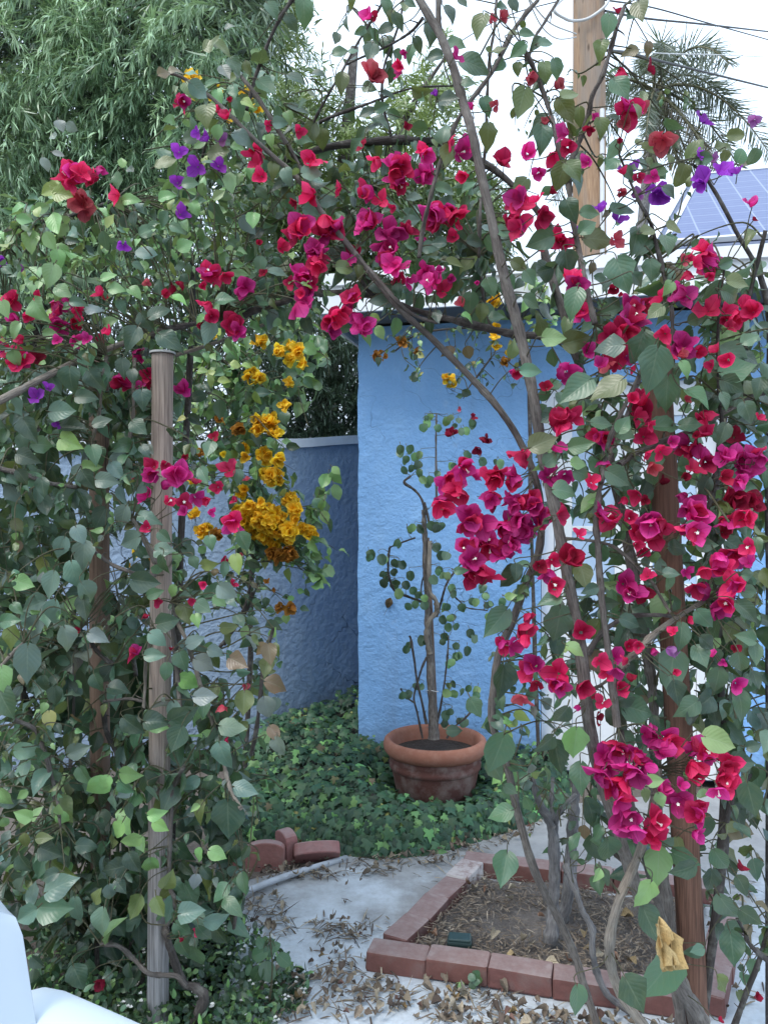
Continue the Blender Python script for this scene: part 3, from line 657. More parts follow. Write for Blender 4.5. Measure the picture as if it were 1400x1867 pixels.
for k,(lab) in enumerate(['dull blue solar panel with pale grid lines on the roof above the white eave']):
    s0 = RS0+.24+k*.99
    t = thing('solar_panel', RP(s0,.1,.0), lab, 'solar panel')
    a = Acc(); s1 = s0+.97; u0, u1 = .03, 1.47
    for q in ((s0,s0+.03,u0,u1),(s1-.03,s1,u0,u1),(s0+.0302,s1-.0302,u0,u0+.03),(s0+.0302,s1-.0302,u1-.03,u1)): rbox(a, *q, .006,.032)
    for q in (.4,1.05): rbox(a, s0+.1,s1-.1,u0+q-.02,u0+q+.02, 0.001,.0055)
    if k==0:
        a = Acc(); hp = lambda u: RS0+.07+HIP*u
        V = np.array([RP(hp(u)+o_,u,v) for (u,o_) in ((u0,0),(u0,.03),(u1,.03),(u1,0)) for v in (.006,.032)]); add_faces(a, V, [[0,2,4,6],[1,7,5,3],[0,1,3,2],[2,3,5,4],[4,5,7,6],[6,7,1,0]])
        for q in ((hp(u0)+.0302,s1-.0302,u0,u0+.03),(hp(u1)+.0302,s1-.0302,u1-.03,u1),(s1-.03,s1,u0,u1)): rbox(a, *q, .006,.032)
    a.build('frame', FRM, t, False)
    if k==0:
        a = Acc(); V = np.array([RP(s,u,.027) for s,u in ((hp(u0)+.03,u0+.03),(s1-.03,u0+.03),(s1-.03,u1-.03),(hp(u1)+.03,u1-.03))]); add_faces(a, V, [[0,1,2,3]], 0, (1,1,1), [(-.18,0),(1,0),(1,1),(.2,1)]); a.build('cell_sheet', SOL, t, False); continue
    a = Acc(); V = np.array([RP(s,u,.027) for s,u in ((s0+.03,u0+.03),(s1-.03,u0+.03),(s1-.03,u1-.03),(s0+.03,u1-.03))])
    add_faces(a, V, [[0,1,2,3]], 0, (1,1,1), [(0,0),(1,0),(1,1),(0,1)]); a.build('cell_sheet', SOL, t, False)

# ------------------------------------------------------------------ garden wall
gw = thing('garden_wall', (-.68,4.9,0), 'low slate blue stucco garden wall with a white cap, curving away behind the ivy', 'wall')
path = [(-4.2,4.3),(-2.2,4.62),(-1.2,4.80),(-.80,4.90),(-.66,4.98),(-.52,5.12),(-.28,5.42),(.12,5.80),(.7,6.25)]
hs = [1.86,1.88,1.90,1.92,1.93,1.945,1.99,2.04,2.1]
Q,_ = smooth_path([(x,y,h) for x,y,h in zip([p[0] for p in path],[p[1] for p in path],hs)], [0]*len(path), 14)
T = nrm(np.gradient(Q[:,:2],axis=0)); Nn = np.stack([-T[:,1],T[:,0]],1)
def strip(a, prof_in, base, wob=0.):                  # sweeps a wall section along the path
    k = len(prof_in); V=[]
    for i in range(len(Q)):
        for (o_,z) in prof_in:
            zz = z if z < .5 and base else Q[i,2]+z
            V.append((Q[i,0]+Nn[i,0]*o_+wob*rng.normal(), Q[i,1]+Nn[i,1]*o_+wob*rng.normal(), zz))
    n=len(Q); add_faces(a, np.array(V), [[i*k+j,i*k+(j+1)%k,(i+1)*k+(j+1)%k,(i+1)*k+j] for i in range(n-1) for j in range(k)])
a = Acc(); k=26; n=len(Q); V=[]
for i in range(n):
    for j in range(k+1): V.append((Q[i,0], Q[i,1], -.05+(Q[i,2]+.05)*j/k))
add_faces(a, np.array(V), [[i*(k+1)+j,(i+1)*(k+1)+j,(i+1)*(k+1)+j+1,i*(k+1)+j+1] for i in range(n-1) for j in range(k)])
strip(a, [(.008,-.04),(.15,-.04),(.15,-.02),(.008,-.02)], True)
V=[]
for i in range(n):
    for z in (-.05, Q[i,2]): V.append((Q[i,0]+Nn[i,0]*.15,Q[i,1]+Nn[i,1]*.15,z))
add_faces(a, np.array(V), [[2*i,2*i+1,2*i+3,2*i+2] for i in range(n-1)])
a.build('wall_face', m_stucco('slate_blue_stucco', (.25,.335,.455), (.29,.38,.495), (.31,.40,.51), 30, .9, (.08,.085,.09)), gw, True)
a = Acc(); strip(a, [(-.025,.001),(.175,.001),(.175,.058),(-.025,.058)], False); a.build('cap', WHITE, gw, False)

# ------------------------------------------------------------------ terracotta pot
PC = at(793,1400,4.16); PC[2]=0
pot = thing('flower_pot', PC, 'large round terracotta pot with a rolled rim standing in the ivy', 'pot')
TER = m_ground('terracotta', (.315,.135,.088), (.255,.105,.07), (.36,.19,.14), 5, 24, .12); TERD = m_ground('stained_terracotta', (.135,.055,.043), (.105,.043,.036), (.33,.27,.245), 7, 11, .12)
z0=.0; 
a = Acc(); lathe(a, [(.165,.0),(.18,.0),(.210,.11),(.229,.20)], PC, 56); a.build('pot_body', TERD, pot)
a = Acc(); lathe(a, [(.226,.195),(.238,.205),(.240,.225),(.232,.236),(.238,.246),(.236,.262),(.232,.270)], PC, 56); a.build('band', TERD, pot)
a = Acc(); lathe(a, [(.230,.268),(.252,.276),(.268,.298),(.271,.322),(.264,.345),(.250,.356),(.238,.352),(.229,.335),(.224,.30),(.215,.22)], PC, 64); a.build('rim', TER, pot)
a = Acc(); lathe(a, [(.0,.285),(.10,.288),(.222,.28)], PC, 40); a.build('potting_soil', m_ground('potting_soil', (.03,.022,.018), (.06,.045,.036), (.12,.10,.08), 12, 60, .9), pot)

# ------------------------------------------------------------------ wooden posts
def post(name, x0,y0,d0, x1,y1,d1, w, mt, lab, cap=None, top=None):
    p1 = at(x1,y1,d1); p0 = at(x0,y0,d0); p0 = p1+(p0-p1)*((p1[2]+.02)/(p1[2]-p0[2]))
    t = thing(name, (p0[0],p0[1],0), lab, 'post', 'posts of the garden arch'); a = Acc()
    k=24; pts=[p0+(p1-p0)*f for f in np.linspace(0,1,k)]; r=[w/2*(1+.015*math.sin(i*1.7)+rng.normal(0,.006)) for i in range(k)]
    tube(a, pts, r, 20, 2); a.build('pole', mt, t)
    if cap: 
        a = Acc(); ax = nrm(p1-p0); tube(a, [p1+ax*.001, p1+ax*.007], w*.60, 20, 2); a.build('cap', cap, t)
    return t
PW = m_wood('weathered_round_timber', (.20,.15,.12), (.40,.32,.265), (.30,.265,.24), True, .9); PB = m_wood('brown_stained_timber', (.10,.045,.028), (.21,.105,.068), (.15,.085,.06)); PD = m_wood('dull_brown_timber', (.15,.095,.068), (.22,.15,.11), (.12,.08,.06))
post('wooden_post', 288,1867,2.30, 297,646,2.30, .061, PW, 'weathered pale round wooden post standing in the left bush', m_plain('zinc_cap', (.45,.46,.45), .45))
post('wooden_post', 183,1480,2.72, 181,660,2.72, .066, PD, 'darker brown round post behind the pale one in the left bush')
post('wooden_post', 1268,1867,2.12, 1196,640,2.12, .070, PB, 'reddish brown round post inside the right bougainvillea')

# ------------------------------------------------------------------ utility pole, cables, palm
up = thing('utility_pole', (1.93,7.5,0), 'tall pale wooden utility pole behind the house roof', 'utility pole')
a = Acc(); tube(a, [(1.945,7.5,0),(1.935,7.5,4),(1.925,7.5,8.5)], [.165,.155,.14], 24, 8); a.build('pole', m_wood('pale_orange_pole_wood', (.26,.15,.085), (.44,.285,.17), (.27,.23,.195)), up)
a = Acc(); tube(a, [(2.015,7.345,0),(2.010,7.345,5.25)], .021, 10, 2); a.build('conduit', m_plain('grey_conduit', (.48,.5,.52), .4), up)
GS = m_plain('galvanised_strap', (.4,.4,.4), .4)
for zz in (2.9,4.0,5.0): a = Acc(); box(a, (2.012,7.343,zz), .075,.055,.03, 0, 0, (1,1,1), .006); a.build('conduit_strap', GS, up, False)
a = Acc(); box(a, (1.93,7.33,6.6), .05,.06,.30,0,0,(1,1,1),.01); tube(a, [(1.93,7.30,6.5),(1.93,7.24,6.48)], .03, 10, 2); a.build('bracket', m_plain('dark_iron', (.10,.10,.10), .5), up, False)
DKC = m_plain('black_cable', (.03,.03,.032), .6); WHC = m_plain('pale_cable', (.62,.63,.62), .5)
def cable(pts, r, mt, lab): 
    a = Acc(); tube(a, pts, r, 6, 10); tag(a.build('overhead_cable', mt), lab, 'cable', 'cables on the utility pole')
cable([at(1105,92,7.4), at(1150,98,8.0), at(1230,118,9.5), at(1400,160,14)], .014, DKC, 'thick dark cable running from the pole right past the palm')
cable([at(1103,20,7.4), at(1180,34,8.5), at(1290,45,10), at(1420,60,14)], .011, DKC, 'dark cable sagging right, second highest beside the palm')
cable([at(1103,0,7.4), at(1190,14,8.5), at(1290,42,10), at(1420,78,14)], .008, DKC, 'thin cable slanting down right across the two dark ones')
cable([at(1103,90,7.4), at(1220,98,9), at(1310,100,11), at(1420,105,15)], .006, WHC, 'faint pale cable nearly level right of the pole')
cable([at(1046,-20,7.33), at(1010,15,7.0), at(1030,34,7.1), at(1050,38,7.3), at(1075,32,7.32), at(1105,8,7.33), at(1112,-20,7.36)], .014, WHC, 'thick pale cable hanging in a loop round the pole')
cable([at(1050,62,7.33), at(1000,40,6.9), at(960,-10,6.3), at(940,-60,5.8)], .007, WHC, 'thin pale cable leaving the pole up to the left')
cable([at(1050,68,7.32), at(1015,70,7.0), at(985,45,6.6), at(955,-20,6.0)], .006, WHC, 'lowest thin pale cable drooping left of the pole')
cable([at(1046,-6,7.33), at(900,40,9), at(780,120,12), at(700,200,16)], .006, DKC, 'thin dark cable running down left behind the vines')

def palm(lab):
    C = at(1192,165,13.0); t = thing('palm_tree', (at(1150,480,13)[0],13.0,0), lab, 'palm')
    a = Acc(); b = np.array([at(1105,480,13)[0],13.0,0]); tube(a, [b, (b+C)/2+[0.02,0,0], C], [.12,.09,.08], 10, 10, .06); a.build('trunk', BARKG, t)
    G = np.array([.10,.13,.10])  # frond green paled, distance haze mixed into the colour
    fr = [(-.3,1.0,.9,2.1),(.35,.8,1.0,2.1),(1.0,.45,1.1,2.1),(1.0,.1,.95,1.8),(.9,-.35,.8,1.7),(-1.0,.3,.8,2.1),(-1.0,-.25,.8,1.7),(-.75,.75,.9,1.8),(.75,.75,1.1,1.9),(.3,-1.0,.3,1.5),(-.2,-1.1,.3,1.5),(.55,-.9,.5,1.7),(.0,.6,.8,1.7),(-.55,-.75,.5,1.4)]
    for k,(dx,dz,dr,L) in enumerate(fr):
        f = Acc(); d0 = nrm(np.array([dx,rng.normal(-.1,.5),dz])); pts=[C+d0*L*s+np.array([0,0,-dr*.85*L*s*s]) for s in np.linspace(0,1,7)]
        dead = dz < -.8; P_,_ = tube(f, pts, np.linspace(.03,.006,7), 5, 4, 0, 1, (.08,.09,.05))
        Bs=[];Ds=[];Ls=[]
        for i in range(2,len(P_)-1):
            td = nrm(P_[i+1]-P_[i-1])
            for sg in (-1,1):
                for q in range(5):
                    s_ = nrm(np.cross(td, np.array([0,1,.25]))+rng.normal(0,.25,3)); Bs.append(P_[i]+(P_[i+1]-P_[i])*q*.2); Ds.append(nrm(td*.7+sg*s_+np.array([0,0,-.45 if not dead else -1.0])))
                    Ls.append(.42*L/1.8*math.sin(.35+2.5*i/len(P_))*rng.uniform(.8,1.15))
        n=len(Bs); c = (np.array([.09,.075,.055]) if dead else G)*rng.uniform(.7,1.25,(n,1))
        blades(f, Bs, Ds, rng.normal(0,1,(n,3))+[0,-1,.4], np.array(Ls), .0085, c, 'strap', 3, .2, .22, .0)
        f.build('frond', [NEEDLE, TWIG], t)
palm('queen palm with drooping fronds behind the utility pole')

# ------------------------------------------------------------------ trees beyond the wall
def sprays(acc, pts, L, leaf, nleaf, c1, c2, out=(0,-.6,-.3), droop=.5, wid=.055, tips=True):
    Bs=[];Ds=[];Ns=[];Ls=[];Cs=[]; out=np.array(out)
    for p in pts:
        d = nrm(out+rng.normal(0,.55,3)); l = L*rng.uniform(.7,1.25); k = nleaf; k_ = rng.uniform(0,1)**1.6
        cc = np.array(c1)*(1-k_)+np.array(c2)*k_
        s = np.linspace(.05,1,k)+rng.normal(0,.01,k); P = p+d*l*(s[:,None]-.5)+np.array([0,0,-1])*(droop*l*s[:,None]**2)
        td = nrm(d[None]+np.array([0,0,-2*droop])*s[:,None])
        a = s*37+rng.uniform(0,6); u = nrm(np.cross(td, np.array([.2,.3,1.]))); v = np.cross(td,u)
        rad = np.cos(a)[:,None]*u+np.sin(a)[:,None]*v
        Bs.append(P); Ds.append(nrm(td*.75+rad*.85+np.array([0,0,-.1])+rng.normal(0,.12,(k,3)))); Ns.append(rad*.1-td+np.array([0,-.5,.9])+rng.normal(0,.3,(k,3)))
        Ls.append(leaf*rng.uniform(.65,1.15,k)*(1-.35*s)); Cs.append(cc[None]*(rng.uniform(.75,1.25,(k,1)))*(1+.35*s[:,None] if tips else 1))
    Bs,Ds,Ns,Ls,Cs=(np.concatenate(x) for x in (Bs,Ds,Ns,Ls,Cs))
    blades(acc, Bs, Ds, Ns, Ls, Ls*wid, Cs, 'curl', 2, 0, .28, 0)
def tree(name, base, trunk_pts, trunk_r, limbs, lab, fill, bark=BARKD):
    t = thing(name, base, lab, 'tree', 'trees beyond the garden wall'); a = Acc(); tube(a, trunk_pts, trunk_r, 12, 6, .05); a.build('trunk', bark, t)
    for pts,r in limbs: a = Acc(); tube(a, pts, r, 8, 6, .06); a.build('limb', bark, t)
    a = Acc(); fill(a); a.build('crown', [NEEDLE], t); return t
def ptsin(poly, n, d): return [at(x,y,rng.uniform(*d)) for x,y in sample(poly,n)]
BG1,BG2 = (.08,.135,.095),(.20,.29,.20)
def f1(a):
    big = [(-260,-220),(430,-220),(520,-120),(505,60),(440,130),(470,230),(360,330),(330,440),(120,520),(-260,560)]
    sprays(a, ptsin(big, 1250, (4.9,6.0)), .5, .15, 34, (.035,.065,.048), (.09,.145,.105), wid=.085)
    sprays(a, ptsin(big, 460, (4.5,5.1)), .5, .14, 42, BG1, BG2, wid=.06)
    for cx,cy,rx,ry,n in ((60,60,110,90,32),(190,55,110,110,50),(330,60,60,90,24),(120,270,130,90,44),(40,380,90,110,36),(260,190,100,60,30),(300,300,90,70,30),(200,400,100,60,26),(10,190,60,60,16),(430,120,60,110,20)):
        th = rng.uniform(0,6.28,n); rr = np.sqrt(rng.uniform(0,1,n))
        sprays(a, [at(cx+rx*q*math.cos(z), cy+ry*q*math.sin(z), rng.uniform(4.15,4.6)) for q,z in zip(rr,th)], .44, .12, 66, (.11,.20,.12), (.35,.50,.30), (rng.normal(0,.3),-.6,-.35), .6, .045)  # front clumps coloured lighter, highlights painted into the leaves
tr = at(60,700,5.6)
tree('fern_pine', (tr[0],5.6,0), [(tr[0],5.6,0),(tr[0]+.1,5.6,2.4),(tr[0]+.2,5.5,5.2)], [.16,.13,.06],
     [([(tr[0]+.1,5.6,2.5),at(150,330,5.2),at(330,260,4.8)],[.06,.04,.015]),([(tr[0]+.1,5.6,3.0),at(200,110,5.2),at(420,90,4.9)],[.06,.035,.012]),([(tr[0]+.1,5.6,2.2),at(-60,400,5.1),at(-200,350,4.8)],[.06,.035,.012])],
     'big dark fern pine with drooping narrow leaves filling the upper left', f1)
def f2(a):
    sprays(a, ptsin([(470,-150),(540,-150),(560,90),(600,160),(660,190),(640,250),(470,330),(430,180)], 260, (7.4,8.6)), .55, .14, 34, (.11,.165,.065), (.25,.33,.12), (.1,-.2,.5), .2, .08)
    sprays(a, ptsin([(500,240),(640,230),(760,120),(830,60),(850,250),(880,330),(700,360),(480,420),(400,340)], 300, (7.4,8.8)), .5, .14, 32, (.12,.18,.06), (.29,.38,.12), (.1,-.3,.4), .2, .08)
    sprays(a, ptsin([(430,330),(900,320),(930,470),(640,560),(420,560)], 800, (7.2,8.6)), .5, .15, 32, (.07,.115,.055), (.20,.28,.10), (.1,-.4,.1), .3, .09)
tr = at(610,900,8.0)
tree('fern_pine', (tr[0],8,0), [(tr[0],8,0),(tr[0]-.1,8,2.6),(tr[0]+.2,8,6.2)], [.16,.13,.04],
     [([(tr[0]-.1,8,2.6),at(480,250,8),at(490,-80,8)],[.07,.05,.015]),([(tr[0],8,3.2),at(720,260,8),at(820,90,8)],[.06,.04,.012])],
     'light yellow green feathery tree against the sky behind the flower arch', f2)
def f3(a):
    sprays(a, ptsin([(480,560),(640,560),(720,600),(740,830),(480,830)], 560, (6.6,7.6)), .45, .13, 36, (.045,.08,.055), (.14,.20,.14), (0,-.5,-.1), .45, .07)
    sprays(a, ptsin([(-120,430),(520,430),(520,840),(-120,860)], 620, (5.9,7.0)), .5, .15, 30, (.04,.07,.048), (.11,.16,.105), (0,-.5,-.1), .45, .08)
tr = at(540,900,6.9)
tree('fern_pine', (tr[0],6.9,0), [(tr[0],6.9,0),(tr[0]+.03,6.9,1.6),(tr[0]+.05,6.9,3.4)], [.045,.04,.025], [([(tr[0]+.02,6.9,1.7),at(610,700,7),at(680,620,7)],[.03,.02,.008])],
     'dark narrow leaved tree seen just over the white capped wall', f3)
# ------------------------------------------------------------------ ivy
def ivy_leaves(acc, P, Nn, L, cols):
    n=len(P); out = np.array([(0,0),(.30,-.16),(.52,.02),(.34,.22),(.56,.48),(.24,.50),(.0,1.0),(-.24,.50),(-.56,.48),(-.34,.22),(-.52,.02),(-.30,-.16)]); ctr=np.array([(0,.32)])
    T = np.vstack([ctr,out]); k=len(T)
    down = np.array([0,-.35,-.8])+rng.normal(0,.45,(n,3)); D = nrm(down-Nn*np.sum(down*Nn,1,keepdims=True)); S = np.cross(D,Nn)
    z = -.35*(np.abs(T[:,0])**1.3)-.22*T[:,1]**2; z[0]=.03
    V = P[:,None,:]+L[:,None,None]*(T[None,:,1,None]*D[:,None,:]+T[None,:,0,None]*S[:,None,:]*1.05+(z[None,:,None]*rng.uniform(.5,1.6,(n,1,1)))*Nn[:,None,:])
    Fi = np.array([[0,1+i,1+(i+1)%12] for i in range(12)]); Fq = (Fi[None]+(np.arange(n)*k)[:,None,None]).reshape(-1,3)
    U = np.broadcast_to(np.stack([T[:,0]+.5, T[:,1]],1)[None],(n,k,2))
    acc.add(V, Fq, (cols[:,None,:]*np.ones((1,k,1))).reshape(-1,3), U)
front = [(-.62,3.70),(-.40,3.72),(-.30,3.63),(-.05,3.55),(.18,3.58),(.42,3.72),(.62,3.86),(.80,4.02),(.97,4.28)]
def ivy_front(x): return float(np.interp(x,[p[0] for p in front],[p[1] for p in front]))
def ivy_h(x,y):
    f = y-ivy_front(x)
    if f < 0: return 0
    h = .205*math.sqrt(min(1,f/.16))+.03*math.sin(x*9+y*4)+.025*math.sin(y*13-x*7)
    if x < -.05: h += .10*min(1,max(0,(y-4.3)/1.0))
    dp = math.hypot(x-PC[0],y-PC[1]); 
    if dp < .40: h = min(h, .09+.3*max(0,(dp-.2)))
    return max(.01,h)
base = Acc(); g=[];nx,ny=70,90; xs=np.linspace(-.75,1.0,nx); V=[]
for x in xs:
    f=ivy_front(x)
    for j in range(ny):
        y=f+.03+(6.3-f)*(j/(ny-1))**1.4; V.append((x,y,max(.0,ivy_h(x,y)*.72-.02)))
add_faces(base, np.array(V), [[i*ny+j,(i+1)*ny+j,(i+1)*ny+j+1,i*ny+j+1] for i in range(nx-1) for j in range(ny-1)])
Ps=[];Ns=[];Ls=[];Cs=[]
def wall_y(x): return 4.75-.231*(x+.154) if x>-.154 else 9
while len(Ps) < 6800:
    x=rng.uniform(-.75,.99); f=ivy_front(x); u=rng.uniform(0,1); y=f-.02+(rng.uniform(0,.22) if u<.45 else rng.uniform(0,2.6))
    if y>wall_y(x)-.02: continue
    if y>4.97+1.1*(x+.66)-.03 and x>-.8 : continue
    if math.hypot(x-PC[0],y-PC[1])<.225: continue
    h=ivy_h(x,y+.015); z=h*(rng.uniform(.15,1.0) if y-f<.2 else rng.uniform(.8,1.08))+rng.normal(0,.012)
    e=.03; gx=(ivy_h(x+e,y)-ivy_h(x-e,y))/(2*e); gy=(ivy_h(x,y+e)-ivy_h(x,y-e))/(2*e)
    Ps.append((x,y-(.03 if y-f<.15 else 0),max(.01,z))); Ns.append(nrm(np.array([-gx*.6,-min(gy,1.6)*.8-.35,1.0])+rng.normal(0,.33,3)))
    Ls.append(rng.uniform(.026,.066)*(1 if rng.random()<.75 else .6)); k=rng.choice(5,p=[.55,.29,.13,.015,.015]); Cs.append(lcol('dglyr'[k],.22)*np.array([.9,1.05,.95])*(1.15 if k==0 else .78))
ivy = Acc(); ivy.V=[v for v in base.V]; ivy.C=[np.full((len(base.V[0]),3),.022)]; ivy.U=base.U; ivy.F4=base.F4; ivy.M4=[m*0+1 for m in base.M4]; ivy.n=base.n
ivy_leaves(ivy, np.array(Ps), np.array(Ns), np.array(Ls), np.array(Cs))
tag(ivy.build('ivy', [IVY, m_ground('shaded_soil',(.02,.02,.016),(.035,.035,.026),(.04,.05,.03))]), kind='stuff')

# ------------------------------------------------------------------ litter
def litter(name, patches, lab=None):
    a = Acc(); sc_ = 1.0
    LCOL=[(.27,.215,.16),(.19,.145,.11),(.36,.30,.22),(.14,.105,.085),(.44,.38,.29),(.18,.10,.08),(.38,.26,.12)]
    for poly,n_leaf,n_stick,sz in patches:
        pts=[at(x,y,gd(y)) for x,y in sample(poly,int(n_leaf*.48))]; n=len(pts)
        if n:
            P=np.array(pts)+np.array([0,0,.008]); P[:,2]=rng.uniform(.006,.028,n); az=rng.uniform(0,6.28,n)
            D=np.stack([np.cos(az),np.sin(az),rng.normal(.05,.25,n)],1); Nn=np.stack([rng.normal(0,.5,n),rng.normal(0,.5,n),np.ones(n)],1); L=rng.uniform(*sz,n)*rng.uniform(.5,.95,n)
            C=np.array([LCOL[i] for i in rng.choice(7,n,p=[.25,.2,.2,.13,.12,.05,.05])])*rng.uniform(.65,1.15,(n,1))
            blades(a,P,D,Nn,L,L*.33*rng.uniform(.7,1.2,n),C,'ovate',4,.7,-.35,.14,0,.5,None,.03)
        pts=[at(x,y,gd(y)) for x,y in sample(poly,int(n_stick*.8))]; n=len(pts)
        if n:
            P=np.array(pts); P[:,2]=rng.uniform(.006,.024,n); az=rng.uniform(0,6.28,n); D=np.stack([np.cos(az),np.sin(az),rng.normal(.0,.18,n)],1); L=rng.uniform(.03,.10,n)
            C=np.array([LCOL[i] for i in rng.choice(5,n)])*rng.uniform(.55,1.1,(n,1))
            blades(a,P,D,np.tile([0,0,1.],(n,1))+rng.normal(0,.3,(n,3)),L,rng.uniform(.0012,.0032,n),C,'strap',3,.6,.15,.012)
    tag(a.build(name,[LITTER]), kind='stuff')
litter('leaf_litter', [
  ([(600,1780),(900,1815),(1130,1880),(1150,1950),(900,1900),(640,1830)], 420, 330, (.020,.055)),
  ([(1000,1850),(1300,1880),(1320,1990),(1000,1960)], 160, 120, (.02,.05)),
  ([(450,1560),(640,1600),(620,1575),(760,1560),(960,1512),(1000,1490),(980,1520),(800,1580),(650,1605),(440,1610)], 330, 360, (.018,.05)),
  ([(430,1500),(620,1480),(620,1580),(430,1590)], 180, 220, (.02,.05)),
  ([(560,1680),(700,1690),(660,1720),(580,1720)], 30, 120, (.018,.045)),
  ([(440,1620),(520,1640),(540,1700),(500,1720),(440,1700)], 50, 150, (.018,.05)),
  ([(560,1730),(680,1740),(700,1800),(560,1790)], 35, 60, (.02,.045)),
  ([(480,1780),(640,1780),(700,1867),(480,1867)], 190, 150, (.02,.05)),
  ([(480,1600),(900,1560),(1000,1660),(480,1867)], 22, 70, (.012,.03)),
  ([(1060,1540),(1400,1600),(1400,1850),(1290,1850)], 70, 90, (.02,.05)),
])
a = Acc(); n=3400; P=[]                                  # bark mulch and straw on the bed
for i in range(n):
    s,t = rng.uniform(.10,BL-.09), rng.uniform(.10,BT-.09)
    if math.hypot(s-.42,(t-.38)*1.3)<.17 and rng.random()<.75: continue
    p=bed(s,t); P.append((p[0],p[1],rng.uniform(.034,.062)))
P=np.array(P); n=len(P); az=rng.uniform(0,6.28,n); D=np.stack([np.cos(az),np.sin(az),rng.normal(0,.22,n)],1); L=rng.uniform(.012,.055,n)
C=np.array([(.22,.17,.125),(.30,.245,.185),(.14,.105,.08),(.38,.32,.25)])[rng.choice(4,n,p=[.4,.25,.25,.1])]*rng.uniform(.6,1.15,(n,1))
blades(a,P,D,np.tile([0,0,1.],(n,1))+rng.normal(0,.35,(n,3)),L,rng.uniform(.0007,.0028,n),C,'strap',3,.5,.12,.012)
n=26; P=[]
for i in range(n):
    p = bed(rng.uniform(.11,BL-.1), rng.choice([rng.uniform(.1,.2),rng.uniform(.1,.68)])); P.append((p[0],p[1],rng.uniform(.035,.06)))
az=rng.uniform(0,6.28,n); L=rng.uniform(.025,.055,n); C=np.array([(.40,.30,.16),(.30,.17,.11),(.46,.40,.30)])[rng.choice(3,n)]*rng.uniform(.6,1.1,(n,1))
blades(a,P,np.stack([np.cos(az),np.sin(az),rng.normal(0,.2,n)],1),np.stack([rng.normal(0,.5,n),rng.normal(0,.5,n),np.ones(n)],1),L,L*.32,C,'ovate',4,.7,-.3,.14,0,.5,None,.03)
tag(a.build('bark_mulch',[LITTER]), kind='stuff')

# ------------------------------------------------------------------ sweet alyssum ground cover at the left bottom
a = Acc(); P=[];
poly=[(90,1660),(330,1690),(400,1700),(500,1745),(570,1790),(560,1830),(500,1880),(480,2000),(-100,2000),(60,1800)]
for x,y in sample(poly,6500):
    p=at(x,y,gd(y)); p[2]=rng.uniform(.01,.13)*min(1,max(.2,(560-x)/120)); P.append(p)
P=np.array(P); n=len(P); D=nrm(rng.normal(0,1,(n,3))+[0,-.2,.5]); 
blades(a,P,D,rng.normal(0,.6,(n,3))+[0,-.4,.9],rng.uniform(.016,.036,n),rng.uniform(.0045,.010,n),pal({'g':4,'d':4,'l':2},n),'ovate',3,.2,.2,.0)
for x,y in sample([(330,1690),(400,1700),(500,1745),(560,1800),(540,1860),(480,2000),(200,2000),(240,1690)],85):
    p=at(x,y,gd(y)-.03); p[2]+=rng.uniform(.06,.15)*min(1,max(.35,(560-x)/120)); k=rng.integers(1,4)
    for q in range(k):
        c=p+rng.normal(0,.007,3); 
        for j in range(4):
            th=j*1.571+rng.normal(0,.2); blades(a,[c],[np.array([math.cos(th),math.sin(th)*.6-.2,.35])],[np.array([0,-.5,1.])],.0058,.0025,(.70,.70,.68),'round',3,0,.1,0)
tag(a.build('ground_cover',[LEAF]), kind='stuff')

# ------------------------------------------------------------------ plastic garden chair at the lower left
ch_c = np.array([-.51,1.14,0]); f = nrm(np.array([.80,-.50,0])); lft = np.array([-f[1],f[0],0])
chair = thing('garden_chair', ch_c, 'smooth white plastic garden chair with a rounded back at the lower left', 'chair')
PLA = m_plain('white_plastic', (.47,.54,.60), .45, (.44,.505,.565), 3, .6)
def C_(x,y,z): return ch_c+f*x+lft*y+np.array([0,0,z])    # x forward, y to its left
def solid(name, grid_fn, nu, nv, th, parent=chair):
    V=[grid_fn(u,v) for u in np.linspace(0,1,nu) for v in np.linspace(0,1,nv)]; q=[[i*nv+j,(i+1)*nv+j,(i+1)*nv+j+1,i*nv+j+1] for i in range(nu-1) for j in range(nv-1)]
    a=Acc(); add_faces(a,np.array(V),q); o=a.build(name,PLA,parent); md=o.modifiers.new('thick','SOLIDIFY'); md.thickness=th; md.offset=0
    md=o.modifiers.new('soft','BEVEL'); md.width=th*.42; md.segments=4; md.limit_method='ANGLE'; md.angle_limit=R(50); return o
def back(u,v):
    y=(v-.5)*2; h=.30+u*(.60-.055*abs(y)**7); w=.200+.01*u
    k = 1-.55*max(0,(u-.82)/.18)**2
    return C_(-.20-.30*(h-.30)-.02*(1-y*y)+.0, y*w*k, h)
solid('backrest', back, 16, 17, .022)
solid('seat', lambda u,v: C_(-.20+.48*u, (v-.5)*.40, .33+.05*u-.02*math.sin(u*3.1)), 8, 8, .022)
for s_ in (-1,1):
    def arm(u,v,s_=s_):
        w=.055*(1+.5*math.sin(u*2.6))*(1 if u<.9 else 1-.35*(u-.9)/.1*abs(v-.5)*2)
        return C_(-.42+.82*u, s_*(.250+(v-.5)*2*w*.75), .575-.02*max(0,(u-.85)/.15)**2+.012*(1-(2*v-1)**2)-.03*max(0,(.12-u)/.12)**2)
    solid('armrest', arm, 18, 7, .026)
    solid('leg', lambda u,v,s_=s_: C_(.30+.04*u+(v-.5)*.09, s_*.255, .55-.57*u), 6, 3, .03)
    solid('leg', lambda u,v,s_=s_: C_(-.12-.26*u+(v-.5)*.10, s_*.20, .40-.40*u), 6, 3, .03)

